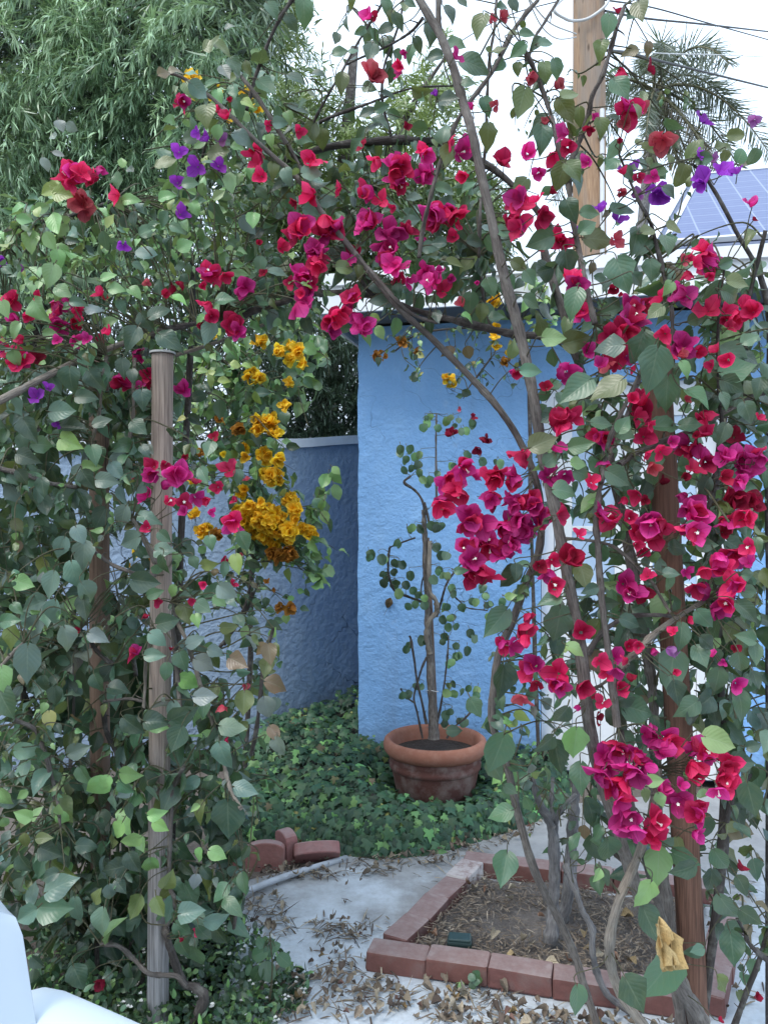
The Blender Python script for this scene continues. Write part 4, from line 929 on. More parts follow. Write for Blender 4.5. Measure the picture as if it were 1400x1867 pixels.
# ------------------------------------------------------------------ bougainvilleas
# right plant
RP_ = Plant('bougainvillea', at(1240,2042,2.0)*[1,1,0], 'large crimson flowered bougainvillea with thick grey stems round the right post', 'bougainvillea')
RP_.pxstem(0, [(1345,2060),(1280,1867),(1240,1800),(1190,1700),(1160,1620),(1120,1500),(1095,1420),(1075,1330),(1062,1220),(1050,1130),(1030,1030),(1012,930),(990,840),(975,740),(955,640),(940,580),(920,510),(900,420),(875,310),(860,240),(845,190),(825,120),(800,60),(765,0),(730,-60)], [2.0,1.92,1.9,2.0], [25,23,21,19,17,13], BARK, 10, .05)
RP_.pxstem(0, [(800,62),(799,20),(800,-60)], 2.0, [13,11], BARK)
RP_.pxstem(0, [(1230,2060),(1190,1900),(1170,1867),(1130,1810),(1113,1760),(1112,1705),(1128,1640),(1150,1590),(1172,1535),(1190,1470),(1200,1400)], [1.95,1.85,1.9], [20,18,14], BARKT, 10, .06)
RP_.pxstem(0, [(1250,2060),(1240,1867),(1225,1740),(1215,1640),(1205,1560),(1195,1440),(1190,1270),(1180,1200),(1165,1100),(1145,1000),(1130,920),(1090,760),(1060,680),(1030,580),(1000,490),(985,430)], [2.08,2.15,2.2], [22,20,18,14], BARK, 9)
RP_.pxstem(0, [(1125,1325),(1110,1200),(1097,1100),(1090,1000),(1087,940),(1100,860),(1130,790),(1165,690),(1185,610)], [1.88,1.9,2.0], [14,12,6], BARK)
RP_.pxstem(0, [(1130,1330),(1140,1420),(1175,1560),(1215,1700),(1260,1867),(1290,2060)], [1.95,2.1], [12,14], BARK)
RP_.pxstem(3, [(620,30),(575,160),(540,280),(500,410),(445,520),(420,640),(370,780),(330,870),(300,960)], [1.95,2.0], [7,11], BARK)
RP_.pxstem(3, [(60,240),(140,400),(205,580),(240,700),(275,850),(310,950),(325,1080),(340,1200),(380,1400),(400,1520),(430,1640),(460,1760)], [2.0,1.9], [7,10,11], BARK)
RP_.pxstem(9, [(590,860),(650,800),(700,760),(760,690),(850,620),(940,560),(1060,490)], [1.86,1.9], [11,12,8], BARKT)
RP_.pxstem(9, [(440,980),(520,930),(620,850),(640,830)], [1.95,1.88], [6,8], BARKT)
RP_.pxstem(9, [(270,150),(460,170),(560,200),(660,280),(760,380),(820,480),(870,560)], [1.95,1.92], [5,7,6], BARKT)
RP_.pxstem(9, [(420,780),(470,700),(540,630),(640,580),(760,570),(880,575)], [2.0,1.95], [12,9,7], BARK)
RP_.pxstem(9, [(750,0),(640,100)], 2.1, 6, BARKD)
RP_.pxstem(0, [(1310,2060),(1330,1900),(1380,1760),(1405,1690)], [2.05,2.1], [14,10], BARKD)
RP_.pxstem(0, [(1280,1867),(1320,1500),(1310,1200),(1300,1000),(1305,860),(1320,760),(1345,640),(1370,520),(1395,420)], [2.1,2.1,2.05], [16,14,10,7], BARKD)
RP_.pxstem(0, [(1345,640),(1330,600),(1305,480),(1290,380)], [2.05,2.0], [7,4], TWIG)
RP_.pxstem(6, [(820,20),(870,260),(880,420),(880,600)], [2.0,1.95], [7,8], BARK)
RP_.pxstem(6, [(1160,80),(1130,330),(1125,540),(1130,760),(1150,960),(1120,1150),(1080,1400)], [1.9,2.0], [4,6,12], BARKD)
RP_.pxstem(6, [(590,1140),(680,1080),(830,1010),(960,960),(1300,780),(1395,740)], [1.92,1.98], [11,9], BARK)
RP_.pxstem(6, [(700,650),(650,760),(590,880),(540,1000),(510,1120),(490,1240)], [1.88,1.88], [7,10], BARK)
RP_.pxstem(6, [(300,960),(350,1090),(410,1240),(440,1340)], [1.85,1.9], [5,6], TWIG)
RP_.pxstem(3, [(700,1100),(760,1210),(790,1320),(830,1480),(870,1650)], [1.95,1.95], [7,8], BARKD)
RP_.pxstem(3, [(590,840),(640,960),(700,1100),(740,1180)], [1.95,1.95], [4,6], BARKD)
RP_.pxstem(3, [(740,1180),(700,1000),(735,950)], [1.95,1.95], [5,3], TWIG)
RP_.pxstem(12, [(1170,300),(1200,180),(1250,100),(1320,40)], [2.0,2.05], [11,9], BARKD)
RP_.pxstem(12, [(1400,1060),(1300,970),(1270,900),(1230,830)], [1.95,2.0], [9,6], BARKD)
RP_.pxstem(12, [(1060,1390),(960,1220),(900,1060)], [2.0,2.0], [18,16], BARKT)
RP_.pxstem(12, [(660,560),(560,470),(470,330),(430,150)], [2.15,2.2], [7,6], BARKD)
RP_.pxstem(12, [(1080,1330),(1200,1180),(1320,1130),(1390,1160)], [1.95,2.0], [4,3], TWIG)
RP_.pxstem(1 if False else 2, [(1400,170),(1280,400),(1130,600),(1060,740),(1000,900),(950,1080),(910,1250),(890,1400)], [2.05,2.0,2.1], [8,9,8], BARK)
RP_.pxstem(2, [(1310,0),(1300,150),(1275,300),(1262,480),(1255,640),(1250,800),(1230,1000),(1220,1200),(1215,1400)], [2.1,2.1], [5,6], BARK)
RP_.pxstem(3, [(150,0),(80,80),(0,190),(-60,300)], [2.1,2.05], [8,8], BARK)
RP_.pxstem(3, [(260,0),(180,130),(130,210),(100,320)], [2.05,2.0], [6,5], BARK)
RP_.pxstem(3, [(190,560),(130,620),(80,780),(40,900)], [2.05,2.05], [3,4], TWIG)
RP_.pxstem(3, [(720,200),(690,350),(660,470),(620,640),(570,760),(520,960),(500,1080)], [2.1,2.05], [3,4,5], TWIG)
RP_.pxstem(3, [(650,100),(640,330),(655,500)], [2.1,2.1], [3,3], TWIG)
RP_.pxstem(3, [(0,740),(-40,900),(60,960),(170,1020)], [2.05,2.0], [3,3], TWIG)
MIX = {'g':6,'d':2.6,'o':2.2,'b':2,'l':.8,'y':.12,'r':.15}
E=[(1000,560),(1060,500),(1180,490),(1390,480),(1400,1000),(1010,1000),(1005,820)]
RP_.fill(E, 66, (1.95,2.4), (26,58), MIX, nl=(3,6), up=.5)
RP_.fill([(960,440),(1200,420),(1240,500),(1040,560),(990,520)], 6, (2.0,2.3), (34,66), MIX, nl=(3,6))
RP_.fill([(1000,1000),(1395,1000),(1400,1330),(1130,1330),(1020,1240)], 52, (1.95,2.5), (26,58), MIX, nl=(3,6), down=.55)
RP_.fill([(1240,500),(1400,500),(1400,1500),(1290,1480),(1300,900)], 76, (1.98,2.5), (28,60), {'g':4,'d':4,'o':1.2,'b':1}, nl=(3,6), down=.5)
RP_.fill([(1150,1500),(1400,1420),(1400,1867),(1290,1867),(1280,1600)], 24, (2.0,2.4), (22,52), {'g':3,'d':4,'o':2,'r':1.5}, nl=(2,5), down=.4)
RP_.fill([(1040,1380),(1160,1340),(1180,1560),(1080,1560)], 9, (2.05,2.35), (34,62), {'g':3,'d':4}, nl=(3,5), down=.5)
RP_.fill([(1080,0),(1180,30),(1220,250),(1180,440),(1100,460)], 6, (2.0,2.2), (22,46), {'g':3,'d':2,'o':3,'r':.8}, nl=(2,4))
RP_.fill([(900,0),(1040,20),(1040,440),(900,460)], 7, (2.0,2.25), (28,54), {'g':4,'d':2,'o':3,'r':.5}, nl=(2,4), down=.5)
RP_.fill([(1180,430),(1310,420),(1330,500),(1180,500)], 6, (1.95,2.1), (24,40), {'o':2,'g':2,'r':1}, nl=(3,5))
RP_.fill([(995,690),(1395,690),(1395,1240),(1010,1240)], 52, (2.3,2.8), (28,56), {'g':5,'d':4,'o':1}, nl=(4,6))
RP_.fill([(1000,540),(1395,500),(1395,1480),(1060,1480),(930,1150)], 44, (1.9,2.3), (11,24), {'g':4,'l':2,'o':2,'s':1,'r':.6}, nl=(4,7), tl=(.06,.15))
RP_.fill([(920,10),(1250,10),(1300,420),(930,450)], 12, (2.0,2.2), (10,22), {'o':3,'g':3,'r':1}, nl=(3,6), tl=(.06,.14))
RP_.leaves(3, '535,140,140,-95,g 490,270,120,-100,o 705,60,150,-90,o 55,570,190,-105,o 330,510,130,20,o 310,600,160,-55,o 605,480,160,-60,g 640,280,100,195,r 750,270,80,-90,r 195,390,130,-80,o 255,380,110,-70,g 175,760,185,-90,g 495,700,130,-80,o 265,970,180,-110,o 350,930,140,-50,o 360,1000,150,-60,b 545,890,110,220,g 625,1135,180,10,d 440,1155,110,0,g 490,1300,200,0,o 150,1310,170,200,g 680,1320,160,-100,d 760,1250,120,20,o 860,1330,130,-75,g 890,1240,100,-40,o 35,280,120,220,g 25,30,90,-60,d 430,1220,120,40,g 700,600,90,-60,o 330,1150,150,-70,d 870,1040,100,-40,d 30,175,80,10,o 100,180,90,0,g 200,230,90,10,g 130,240,90,200,d 40,380,80,-90,o 820,920,110,0,o 790,820,110,-10,o 10,1280,90,-30,b', (1.85,2.0))
RP_.leaves(2, '1060,80,130,-60,d 950,190,140,-75,d 890,250,100,-60,d 1215,150,140,-110,o 1215,345,190,-10,g 1165,445,90,0,g 1060,540,120,-10,d 1020,710,120,90,g 1265,750,160,-90,o 1040,850,125,-100,o 1260,580,110,-70,g 1360,1260,110,0,b 1210,1310,110,0,d 990,1320,95,180,d 1050,1020,130,0,g 1130,20,70,-50,d 1330,280,90,0,o 1360,30,90,20,d 780,130,110,-60,d 700,150,95,200,d 720,40,110,-70,g 850,20,80,-20,g 740,100,80,r,o', (1.9,2.1))
RP_.leaves(6, '340,265,195,-110,g 375,460,165,10,o 610,120,215,-75,g 765,90,135,-85,g 525,490,160,180,b 345,740,215,215,g 515,740,230,-145,o 700,500,215,-110,g 770,640,270,-100,g 845,760,225,-100,g 855,930,165,0,g 1030,770,185,-40,g 1240,630,185,5,g 1220,710,145,-30,d 1225,220,160,-20,g 1245,150,135,-10,o 1025,340,125,20,g 780,310,110,215,o 245,450,135,0,l 195,880,120,200,d 190,1010,165,25,o 395,1030,155,10,g 600,1215,165,-30,g 310,1275,145,0,g 500,920,125,-10,g 620,910,115,60,g 630,970,115,-30,g 1290,860,135,-80,g 765,1220,110,-90,g 985,920,125,0,g 125,625,135,0,b 130,260,125,-20,g 1315,560,125,-20,d 1310,450,110,30,g 1150,980,135,-110,d 1050,1270,125,-110,d 230,1100,120,40,g 380,1130,110,0,l 400,1190,120,-20,g 555,300,115,10,g 310,60,170,-80,d 60,60,110,-30,o 110,130,110,-60,g 20,500,110,70,o 860,180,90,-120,l 700,140,100,-40,d 1180,40,90,20,g 290,800,130,-60,b 1170,800,110,-70,g 1240,770,100,60,g 960,620,100,-60,l', (1.76,1.95))
RP_.leaves(9, '260,640,240,-95,g 370,760,125,-20,l 720,1090,240,-15,g 870,890,230,-105,g 930,700,165,-95,g 1040,800,130,-70,g 1060,600,135,-50,g 970,1070,165,200,g 1120,940,165,-100,g 1245,840,145,-75,g 1265,1070,200,-80,g 1150,1260,185,-15,l 350,1270,220,-90,l 270,1130,155,-120,d 180,1280,145,-140,d 255,1350,180,-80,d 815,295,105,90,g 870,410,105,-80,g 880,345,95,0,g 400,370,155,-80,o 205,490,135,200,g 1305,440,115,0,g 1300,560,155,-40,d 1075,190,115,0,g 935,200,135,0,d 660,610,135,-20,d 540,510,125,0,d 420,440,115,200,d 35,340,100,-90,d 1080,730,135,-40,d 1270,690,115,160,g 1300,350,85,0,g 1340,200,105,-90,g 1005,90,105,10,g 1330,790,120,-95,g 1330,930,110,-80,d 590,1150,160,-60,d 640,1010,150,20,d 1000,1150,120,-60,d 900,1000,150,-80,d 1330,1280,100,20,d 1270,1370,140,0,d 750,280,90,0,g 1120,800,90,-90,d', (1.76,1.92))
RP_.leaves(12, '375,80,200,-100,g 540,480,170,-80,g 800,560,215,-100,l 720,710,185,-120,l 960,510,165,-20,g 930,570,160,200,d 1150,530,160,-60,g 1190,800,210,-62,g 1090,640,150,-95,d 1205,1000,175,-90,d 1310,820,145,-30,d 760,870,230,-70,d 800,1160,330,230,g 680,1250,200,-60,d 365,1290,180,-90,g 1310,200,190,-80,d 1270,660,125,-60,d 740,170,90,-75,l 640,105,80,200,g 790,80,95,10,l 815,190,90,-80,l 720,60,70,40,l 1150,1190,110,-60,o 1010,1000,75,200,b 1040,160,90,-80,l 1060,350,170,-85,d 540,610,120,-30,d 470,600,90,-120,l 1330,570,120,-80,d', (1.74,1.9))
RP_.flowers(fl(2,'1095,300,32,R 1170,580,25,R 935,820,50,M 1140,820,48,M1 1070,775,30,M 1135,960,40,R 1335,895,52,M 1370,1200,50,R 1395,1110,25,R 1300,575,22,L 1345,90,25,L 1290,105,15,L',(1.9,2.0)))
RP_.flowers(fl(3,'290,720,40,R 235,850,38,R 310,800,40,R 95,830,45,R 150,940,38,R 410,880,30,R 455,640,28,R 430,700,25,D 605,390,32,R 765,370,28,D 650,575,45,R 720,580,25,L 625,670,30,L 590,765,18,D 828,770,48,L 110,420,35,L 255,460,28,L 190,660,28,L 50,1110,55,R 130,1075,35,R 160,1170,50,R 60,1210,55,R 30,1240,40,R 230,1040,25,D 270,1320,70,R 165,1350,18,L 610,930,30,R 695,965,25,R 770,960,28,R 600,1045,28,L 575,1300,35,L 1310,1100,35,R 1325,1190,15,D 1055,1375,60,M 980,1395,25,R 585,55,22,D',(1.85,1.97)))
RP_.flowers(fl(6,'355,150,55,M 565,185,28,D 598,215,14,D 370,335,55,M 800,230,45,M 935,210,50,M 900,185,40,R 665,290,50,R 680,360,55,M 625,390,50,R 540,440,45,R 600,420,40,R 560,545,60,R 490,590,35,R 515,600,40,L 420,520,35,R 305,645,48,M 195,715,28,D 640,545,30,R 670,620,30,R 745,275,35,D 1075,285,45,R 1100,300,30,R 1180,330,50,R 1240,330,50,R 1310,300,50,R 1270,270,40,R 1195,385,30,R 960,490,50,M 1020,525,35,M 870,530,40,R 835,430,35,R 930,540,30,L 1175,570,45,R 1110,510,35,R 1080,605,25,R 35,640,32,R 705,820,60,R 700,880,40,R 665,780,40,R 730,985,40,R 765,930,25,R 695,750,25,R 1060,30,65,M 1010,45,30,R 950,25,30,L 960,105,30,R 1080,115,22,R 960,780,30,L 1050,885,50,R 1065,960,42,R 1010,980,25,D 940,1030,50,R 880,1010,30,R 1030,1060,45,R 1060,1110,45,R 1000,1150,40,R 820,1075,40,R 750,1085,35,R 770,1150,40,L 500,1000,50,R 545,1045,30,R 455,975,35,R 290,890,75,M 240,915,45,M 340,880,40,M 250,1040,45,R 215,1200,45,R 300,1200,40,R 445,1225,40,R 505,1130,40,R 545,1160,30,R 680,1310,38,R 730,1335,20,D 620,1330,25,R 825,1230,25,D 945,1205,25,D 940,1310,38,R 970,1370,50,R 1240,1120,60,M 1180,1110,50,M 1330,1090,60,M 1300,1170,45,M 1160,1200,40,D 1210,1320,60,D 1320,1330,60,D 1220,980,40,D 1355,880,25,R 500,1390,40,M 270,1385,30,R 1260,1240,50,M',(1.82,1.98)))
RP_.flowers(fl(9,'280,30,40,R 540,60,60,R 650,40,40,R 740,120,70,R 820,90,50,R 780,50,50,R 715,220,35,R 690,190,30,R 985,40,60,R 1000,100,50,M 945,95,35,R 1200,50,60,M 1290,30,50,R 1160,120,30,D 1225,220,65,R 1290,200,45,R 1130,260,45,R 1140,330,55,R 1050,330,38,R 960,340,30,R 1040,430,55,R 1210,390,50,R 1180,490,70,R1 1110,550,45,R 1290,280,35,R 640,420,60,R 720,450,40,D 745,350,30,R 380,130,28,R 95,580,40,R 70,680,65,R 20,740,45,R 390,665,45,R 425,640,14,D 120,865,48,R 165,830,20,R 140,950,35,D 270,930,75,R 395,960,45,R 495,825,38,R 570,800,38,R 575,880,40,M 520,890,30,R 600,965,40,R 625,815,22,R 655,915,25,D 650,740,38,R 695,735,25,R 870,765,42,Q 895,885,28,R 500,1040,32,R 458,1018,14,D 485,1130,32,D 370,1070,22,R 780,765,25,R 880,660,20,R 980,590,25,R 1090,780,25,R 1225,760,28,D 1230,945,42,R 1155,830,18,R 230,275,35,M 210,350,45,R 340,250,50,D 160,305,35,D 235,400,45,R 250,440,25,R 1150,1220,28,L 60,1030,35,L 1240,1000,20,R 600,1280,80,M 510,1370,70,M2 690,1350,75,M2 760,1225,50,M 860,1290,90,M3 980,1300,55,M1 1040,1310,60,R 1120,1330,40,R 1190,1390,50,R',(1.78,1.92)))
RP_.flowers(fl(12,'510,40,60,M1 610,60,60,M 660,20,60,M 750,10,40,M 570,100,50,M1 590,170,60,M 640,250,70,M1 650,340,50,M 775,290,60,R 780,380,60,R 830,130,45,R 900,230,60,M1 975,250,70,M 1010,290,50,M 1010,370,45,R 1000,30,50,R1 930,100,35,R 1150,60,70,R1 1190,30,40,R 1130,140,45,R 1255,550,28,D 1340,1255,22,D 1140,1380,15,D',(1.74,1.84)))
RP_.finish()

# arch plant: leaning stem and the vines over the top of the arch
AP = Plant('bougainvillea', at(1090,1900,2.30)*[1,1,0], 'crimson bougainvillea whose thin leaning stem climbs over the top of the arch', 'bougainvillea')
AP.pxstem(0, [(1105,1920),(1065,1800),(1050,1750),(1020,1680),(975,1590),(945,1490),(925,1400),(905,1345),(897,1310),(900,1250),(910,1190),(935,1130),(960,1060),(983,1000),(985,930),(975,870),(945,800),(905,740),(850,680),(790,620),(735,570),(700,530),(653,470),(586,386),(546,329),(465,255),(420,210),(389,181),(332,141),(300,132)], [2.3,2.25,2.2,2.15,2.2], [14,15,15,14,12,9,6], BARK, 9, .05)
AP.pxstem(5, [(-60,330),(0,300),(120,265),(220,230),(300,212),(400,205),(520,205),(640,225),(760,260),(900,310),(1060,350),(1250,395),(1400,430),(1550,440),(1700,470)], [2.35,2.3,2.2,2.15], [13,12,12,14], BARKD, 9)
AP.pxstem(0, [(470,310),(530,288),(600,268),(680,258),(740,255),(800,262),(860,285),(920,325),(980,385),(1020,440)], [2.45,2.4,2.35], [12,14,13,12], BARKD, 9)
AP.pxstem(2, [(290,700),(360,660),(450,620),(550,585),(650,550),(850,480),(1100,465)], [2.4,2.35], [7,6,3], BARKD)
AP.pxstem(0, [(540,-20),(532,0),(505,44),(482,97),(465,144),(450,200)], [2.2,2.2], [8,7], BARKD)
AP.pxstem(0, [(700,-10),(693,13),(653,77),(623,131),(600,170),(576,215),(555,260)], [2.25,2.3], [4,6], BARKD)
AP.pxstem(0, [(735,0),(730,34),(715,80),(700,124),(697,185),(713,248)], [2.3,2.35], [4,5], BARKD)
AP.pxstem(0, [(440,140),(465,171),(512,245),(546,302),(582,379),(620,440),(655,490),(705,560)], [2.2,2.2], [7,8,6], BARK)
AP.pxstem(5, [(480,0),(560,120),(640,220)], [2.15,2.2], [6,7], BARKD)
AP.pxstem(5, [(550,0),(700,170),(780,260),(870,330),(990,370)], [2.1,2.15], [7,8,5], BARK)
AP.pxstem(5, [(1220,0),(1230,150),(1250,290),(1280,390)], [2.2,2.2], [6,6], BARK)
AP.pxstem(5, [(890,0),(885,200),(880,390)], [2.2,2.2], [4,4], TWIG)
AP.pxstem(5, [(240,0),(340,160),(430,195)], [2.2,2.25], [3,4], TWIG)
AP.pxstem(2, [(350,1130),(430,1080),(540,1040),(640,1010)], [2.3,2.3], [5,6], BARKD)
AP.pxstem(2, [(820,990),(930,1080)], [2.2,2.2], [3,3], TWIG)
AP.pxstem(2, [(910,100),(860,160),(800,205),(700,260),(560,320),(500,350)], [2.2,2.3], [6,4], BARKD)
AP.fill([(470,330),(640,270),(760,330),(900,380),(920,520),(860,570),(720,545),(560,560),(460,590)], 92, (2.2,2.6), (24,46), {'g':5,'d':3,'b':3,'o':1,'l':.6}, nl=(4,6))
AP.fill([(640,0),(800,20),(850,180),(880,330),(760,330),(640,260),(560,200),(600,90)], 15, (2.25,2.5), (26,48), {'d':4,'g':4,'o':2}, nl=(2,5), down=.5)
AP.fill([(440,60),(560,130),(620,260),(540,330),(440,280)], 12, (2.25,2.5), (28,48), {'g':4,'o':2,'l':1,'d':2}, nl=(3,5))
AP.fill([(820,400),(1000,420),(1010,560),(840,590)], 11, (2.2,2.45), (30,52), {'g':4,'d':3,'o':1}, nl=(3,5))
AP.leaves(2, '270,75,155,-85,g 205,130,115,-55,d 100,60,100,-50,g 70,480,125,-40,g 525,10,80,-80,o 625,290,120,-100,g 470,460,125,-95,o 600,610,115,200,d 695,580,95,20,g 625,475,95,-20,g 100,930,115,-90,o 320,935,125,10,b 410,1090,115,10,b 315,1150,105,-20,b 270,750,105,-5,g 185,640,80,-60,l 145,665,85,0,b 85,770,75,-90,l 45,1055,90,-40,g 180,1050,75,0,o 760,1110,95,-20,g 870,1070,95,0,b 500,1300,115,10,g 230,430,115,-30,d 350,390,80,0,d 730,520,85,-20,d 690,660,130,-30,d 640,680,110,200,d 930,880,90,10,s 170,960,110,-80,b 860,1200,90,0,b 470,280,90,10,g 540,270,70,10,g 960,1340,110,0,b', (2.08,2.25))
AP.leaves(5, '675,245,130,175,b 135,95,120,-10,b 740,190,110,-95,d 780,200,90,-80,d 990,340,90,-80,d 570,100,100,-70,o 500,70,110,0,o 760,400,100,-95,l 680,430,80,-70,l 620,450,90,-40,l 660,340,70,-20,h 860,665,60,r,d 670,580,50,-90,d 1170,270,140,-90,g 1280,180,120,-70,g 1360,180,150,-110,g 280,390,110,-80,d 200,360,130,-100,d 1090,50,110,-20,o 1230,320,110,-90,o 1320,330,90,10,g 950,400,80,-90,d 1160,340,80,-20,l 800,60,80,10,l 1040,530,90,215,r 1160,540,90,-70,r 60,180,120,-90,d 30,60,100,-90,g', (2.08,2.22))
AP.flowers(fl(2,'610,80,40,R 640,400,55,L 785,380,40,R 810,285,18,R 243,715,27,R 305,875,45,R 308,1050,45,R 215,1105,25,D 450,1020,32,R 590,1050,62,R 575,790,25,D 660,880,40,R 760,920,95,M 900,930,60,M 770,985,50,R 680,1080,35,R 745,1130,22,R 990,1170,75,R 1065,1150,60,R 1115,1150,30,R 230,1245,65,R 405,1225,75,R 590,1215,75,R 745,1265,55,M 825,1255,45,R 725,1330,60,M1 350,1345,75,M 150,1340,35,R 905,1300,30,R 1075,1285,30,R 1100,1225,28,R 540,1365,35,R 825,690,20,D 640,90,20,D',(2.1,2.2)))
AP.flowers(fl(5,'330,30,60,R 265,100,60,M 300,180,60,M1 190,155,30,R 250,210,25,R 262,280,50,M 45,100,25,D 690,20,50,M 770,60,60,M 785,120,40,R 840,150,35,M 940,85,50,M 965,150,45,M1 1020,185,40,M 1060,130,22,R 1000,85,25,R 540,225,50,R 520,280,45,R 430,370,70,R 475,310,35,R 560,370,70,M1 510,30,35,R 1205,150,15,R 1120,260,30,L 1145,1150,50,M1 1045,1215,55,R 1200,1195,40,R 1100,1280,50,R 1030,1350,50,R 1330,1180,60,R 1270,1320,70,M 1375,1330,40,M 1395,1240,40,M 1390,1090,20,R 1395,630,20,R 1290,1200,45,R',(2.05,2.15)))
AP.flowers(fl(6,'60,1080,50,R 25,1200,45,M 40,1330,70,M 130,1360,60,M 40,420,25,R',(2.05,2.12)))
AP.flowers(fl(8,'1180,70,80,M 1245,190,75,M3 1140,190,50,M1 1170,270,60,M1 1200,330,55,R 1260,330,50,R 1360,240,50,R 1330,80,60,M 1390,50,40,M 1330,735,45,R 1395,740,30,R 1030,5,30,R',(2.03,2.12)))
AP.flowers(fl(9,'40,90,90,M 150,50,60,M 10,160,60,M',(2.03,2.1)))
AP.leaves(8, '1370,370,160,215,d 1300,620,210,-130,g 1340,950,210,-95,d 1200,1080,130,-60,g 1310,1340,240,-110,g 1120,330,80,0,g 1390,470,70,0,l 1090,1200,90,0,d', (2.0,2.12))
AP.leaves(11, '1350,570,195,-108,g 1320,260,150,200,g 1310,30,140,-60,g 1390,130,90,-30,g', (2.1,2.2))
AP.fill([(880,1080),(1000,1000),(1020,1200),(990,1420),(900,1420)], 16, (2.3,2.7), (22,44), {'g':3,'l':3,'d':2,'h':.5}, nl=(3,5))
AP.fill([(960,1230),(1010,1230),(1030,1420),(960,1400)], 7, (2.15,2.3), (22,40), {'g':3,'s':2,'b':1}, nl=(3,5))
AP.finish()
# left plant
LP = Plant('bougainvillea', at(340,1880,2.30)*[1,1,0], 'big leafy crimson bougainvillea smothering the two posts on the left', 'bougainvillea')
LP.pxstem(10, [(1040,1480),(1050,1400),(1110,1260),(1060,1200),(1000,1180),(950,1060),(910,930),(900,880)], [2.25,2.2], [22,16,12], BARKD, 9)
LP.pxstem(10, [(550,970),(640,975),(720,1040),(800,1120),(870,1135),(960,1140),(1010,1190)], [2.2,2.18], [8,9,10], BARK)
LP.pxstem(10, [(900,880),(940,790),(950,730),(920,600),(935,200),(950,100),(1000,0)], [2.22,2.25], [9,8,8], BARK)
LP.pxstem(7, [(1200,1320),(1170,1200),(1120,1050),(1090,950),(1060,850),(1010,700),(970,620),(930,500)], [2.2,2.18], [9,9,6], BARKT)
LP.pxstem(7, [(720,50),(770,130),(850,290)], [2.15,2.2], [9,10], BARKT)
LP.pxstem(7, [(510,220),(600,290),(690,330),(760,350),(850,355)], [2.2,2.22], [7,7], BARK)
LP.pxstem(7, [(480,670),(510,740),(560,800),(620,840)], [2.3,2.35], [9,7], BARKD)
LP.pxstem(7, [(780,1080),(790,950),(795,800),(840,640)], [2.25,2.2], [6,5], BARKT)
LP.pxstem(7, [(980,1080),(965,900),(945,700),(930,600)], [2.2,2.2], [8,8], BARK)
LP.pxstem(7, [(80,1140),(190,1190),(240,1300),(270,1400),(300,1560),(310,1700)], [2.1,2.2], [8,9], BARK)
LP.pxstem(7, [(120,970),(145,1050),(170,1150)], [2.6,2.6], [12,10], BARKD)
LP.pxstem(7, [(385,1400),(400,1100),(408,800),(440,640)], [2.4,2.35], [6,5], BARK)
LP.pxstem(7, [(600,490),(700,520),(790,525)], [2.3,2.25], [5,4], BARKT)
LP.pxstem(7, [(560,1040),(700,1025),(780,1040)], [2.25,2.25], [6,5], BARK)
LP.pxstem(7, [(300,900),(420,970),(520,1020)], [2.2,2.2], [4,4], TWIG)
LP.pxstem(7, [(0,860),(60,790),(130,720)], [2.1,2.1], [8,6], BARKT)
LP.pxstem(7, [(560,1050),(580,1200),(640,1330),(700,1450)], [2.45,2.4], [10,9], BARKD)
LP.pxstem(7, [(660,560),(700,680),(720,780),(740,900)], [3.0,2.9], [11,9], BARKD)
LP.pxstem(4, [(580,550),(555,680),(545,830),(520,940),(500,1030)], [2.2,2.25], [6,6], BARKT)
LP.pxstem(4, [(735,560),(725,700),(725,870),(705,990),(670,1090)], [2.25,2.3], [6,6], BARKT)
LP.pxstem(4, [(0,1160),(150,1195),(250,1235),(420,1262)], [2.15,2.2], [9,8], BARK)
LP.pxstem(4, [(780,0),(760,150),(760,300),(740,420)], [2.2,2.3], [4,6], TWIG)
LP.pxstem(4, [(360,0),(430,130),(480,260),(520,400)], [2.15,2.3], [4,4], TWIG)
LP.pxstem(4, [(265,180),(270,350),(285,600)], [2.1,2.2], [5,5], TWIG)
LP.pxstem(4, [(150,100),(130,330),(90,480),(50,700)], [2.1,2.2], [5,5], TWIG)
LP.pxstem(4, [(690,60),(690,250)], [2.15,2.25], [5,5], TWIG)
LP.pxstem(4, [(800,80),(930,130),(1020,180),(1180,250),(1300,320)], [2.2,2.25], [4,5], TWIG)
LP.pxstem(4, [(820,440),(900,405),(1000,385),(1080,370),(1200,350)], [2.3,2.3], [11,9], BARKD)
LP.pxstem(1, [(850,1320),(920,1220),(1000,1130),(1100,1050),(1200,960),(1270,880),(1330,820)], [2.35,2.3], [6,5], TWIG)
LP.pxstem(1, [(190,1400),(220,1260),(260,1120),(300,1040)], [2.1,2.1], [5,4], TWIG)
LP.pxstem(1, [(330,1190),(420,1160),(500,1130),(600,1100)], [2.5,2.5], [7,5], BARKD)
LP.pxstem(1, [(0,1280),(100,1240),(200,1210),(330,1190)], [2.5,2.5], [7,7], BARKD)
LP.pxstem(1, [(300,1090),(330,1200),(370,1300)], [2.3,2.3], [3,3], TWIG)
LP.pxstem(10, [(270,20),(310,160),(330,330)], [2.15,2.1], [6,5], BARK)
LP.pxstem(10, [(1310,230),(1260,150),(1230,40),(1200,-80)], [2.0,2.15], [8,7], BARKT)
LP.pxstem(10, [(1340,640),(1290,780),(1270,880)], [2.3,2.35], [8,6], BARK)
LP.pxstem(10, [(1170,780),(1210,690),(1220,590)], [2.25,2.25], [3,3], TWIG)
LP.pxstem(10, [(600,1500),(530,1200),(520,960)], [2.5,2.5], [18,14], BARKD)
LP.pxstem(10, [(700,1500),(720,1300),(780,1150)], [2.45,2.4], [12,8], BARKD)
MX = {'g':5,'b':4,'d':3.5,'l':.9,'o':.8,'y':.12,'r':.1,'s':.5}
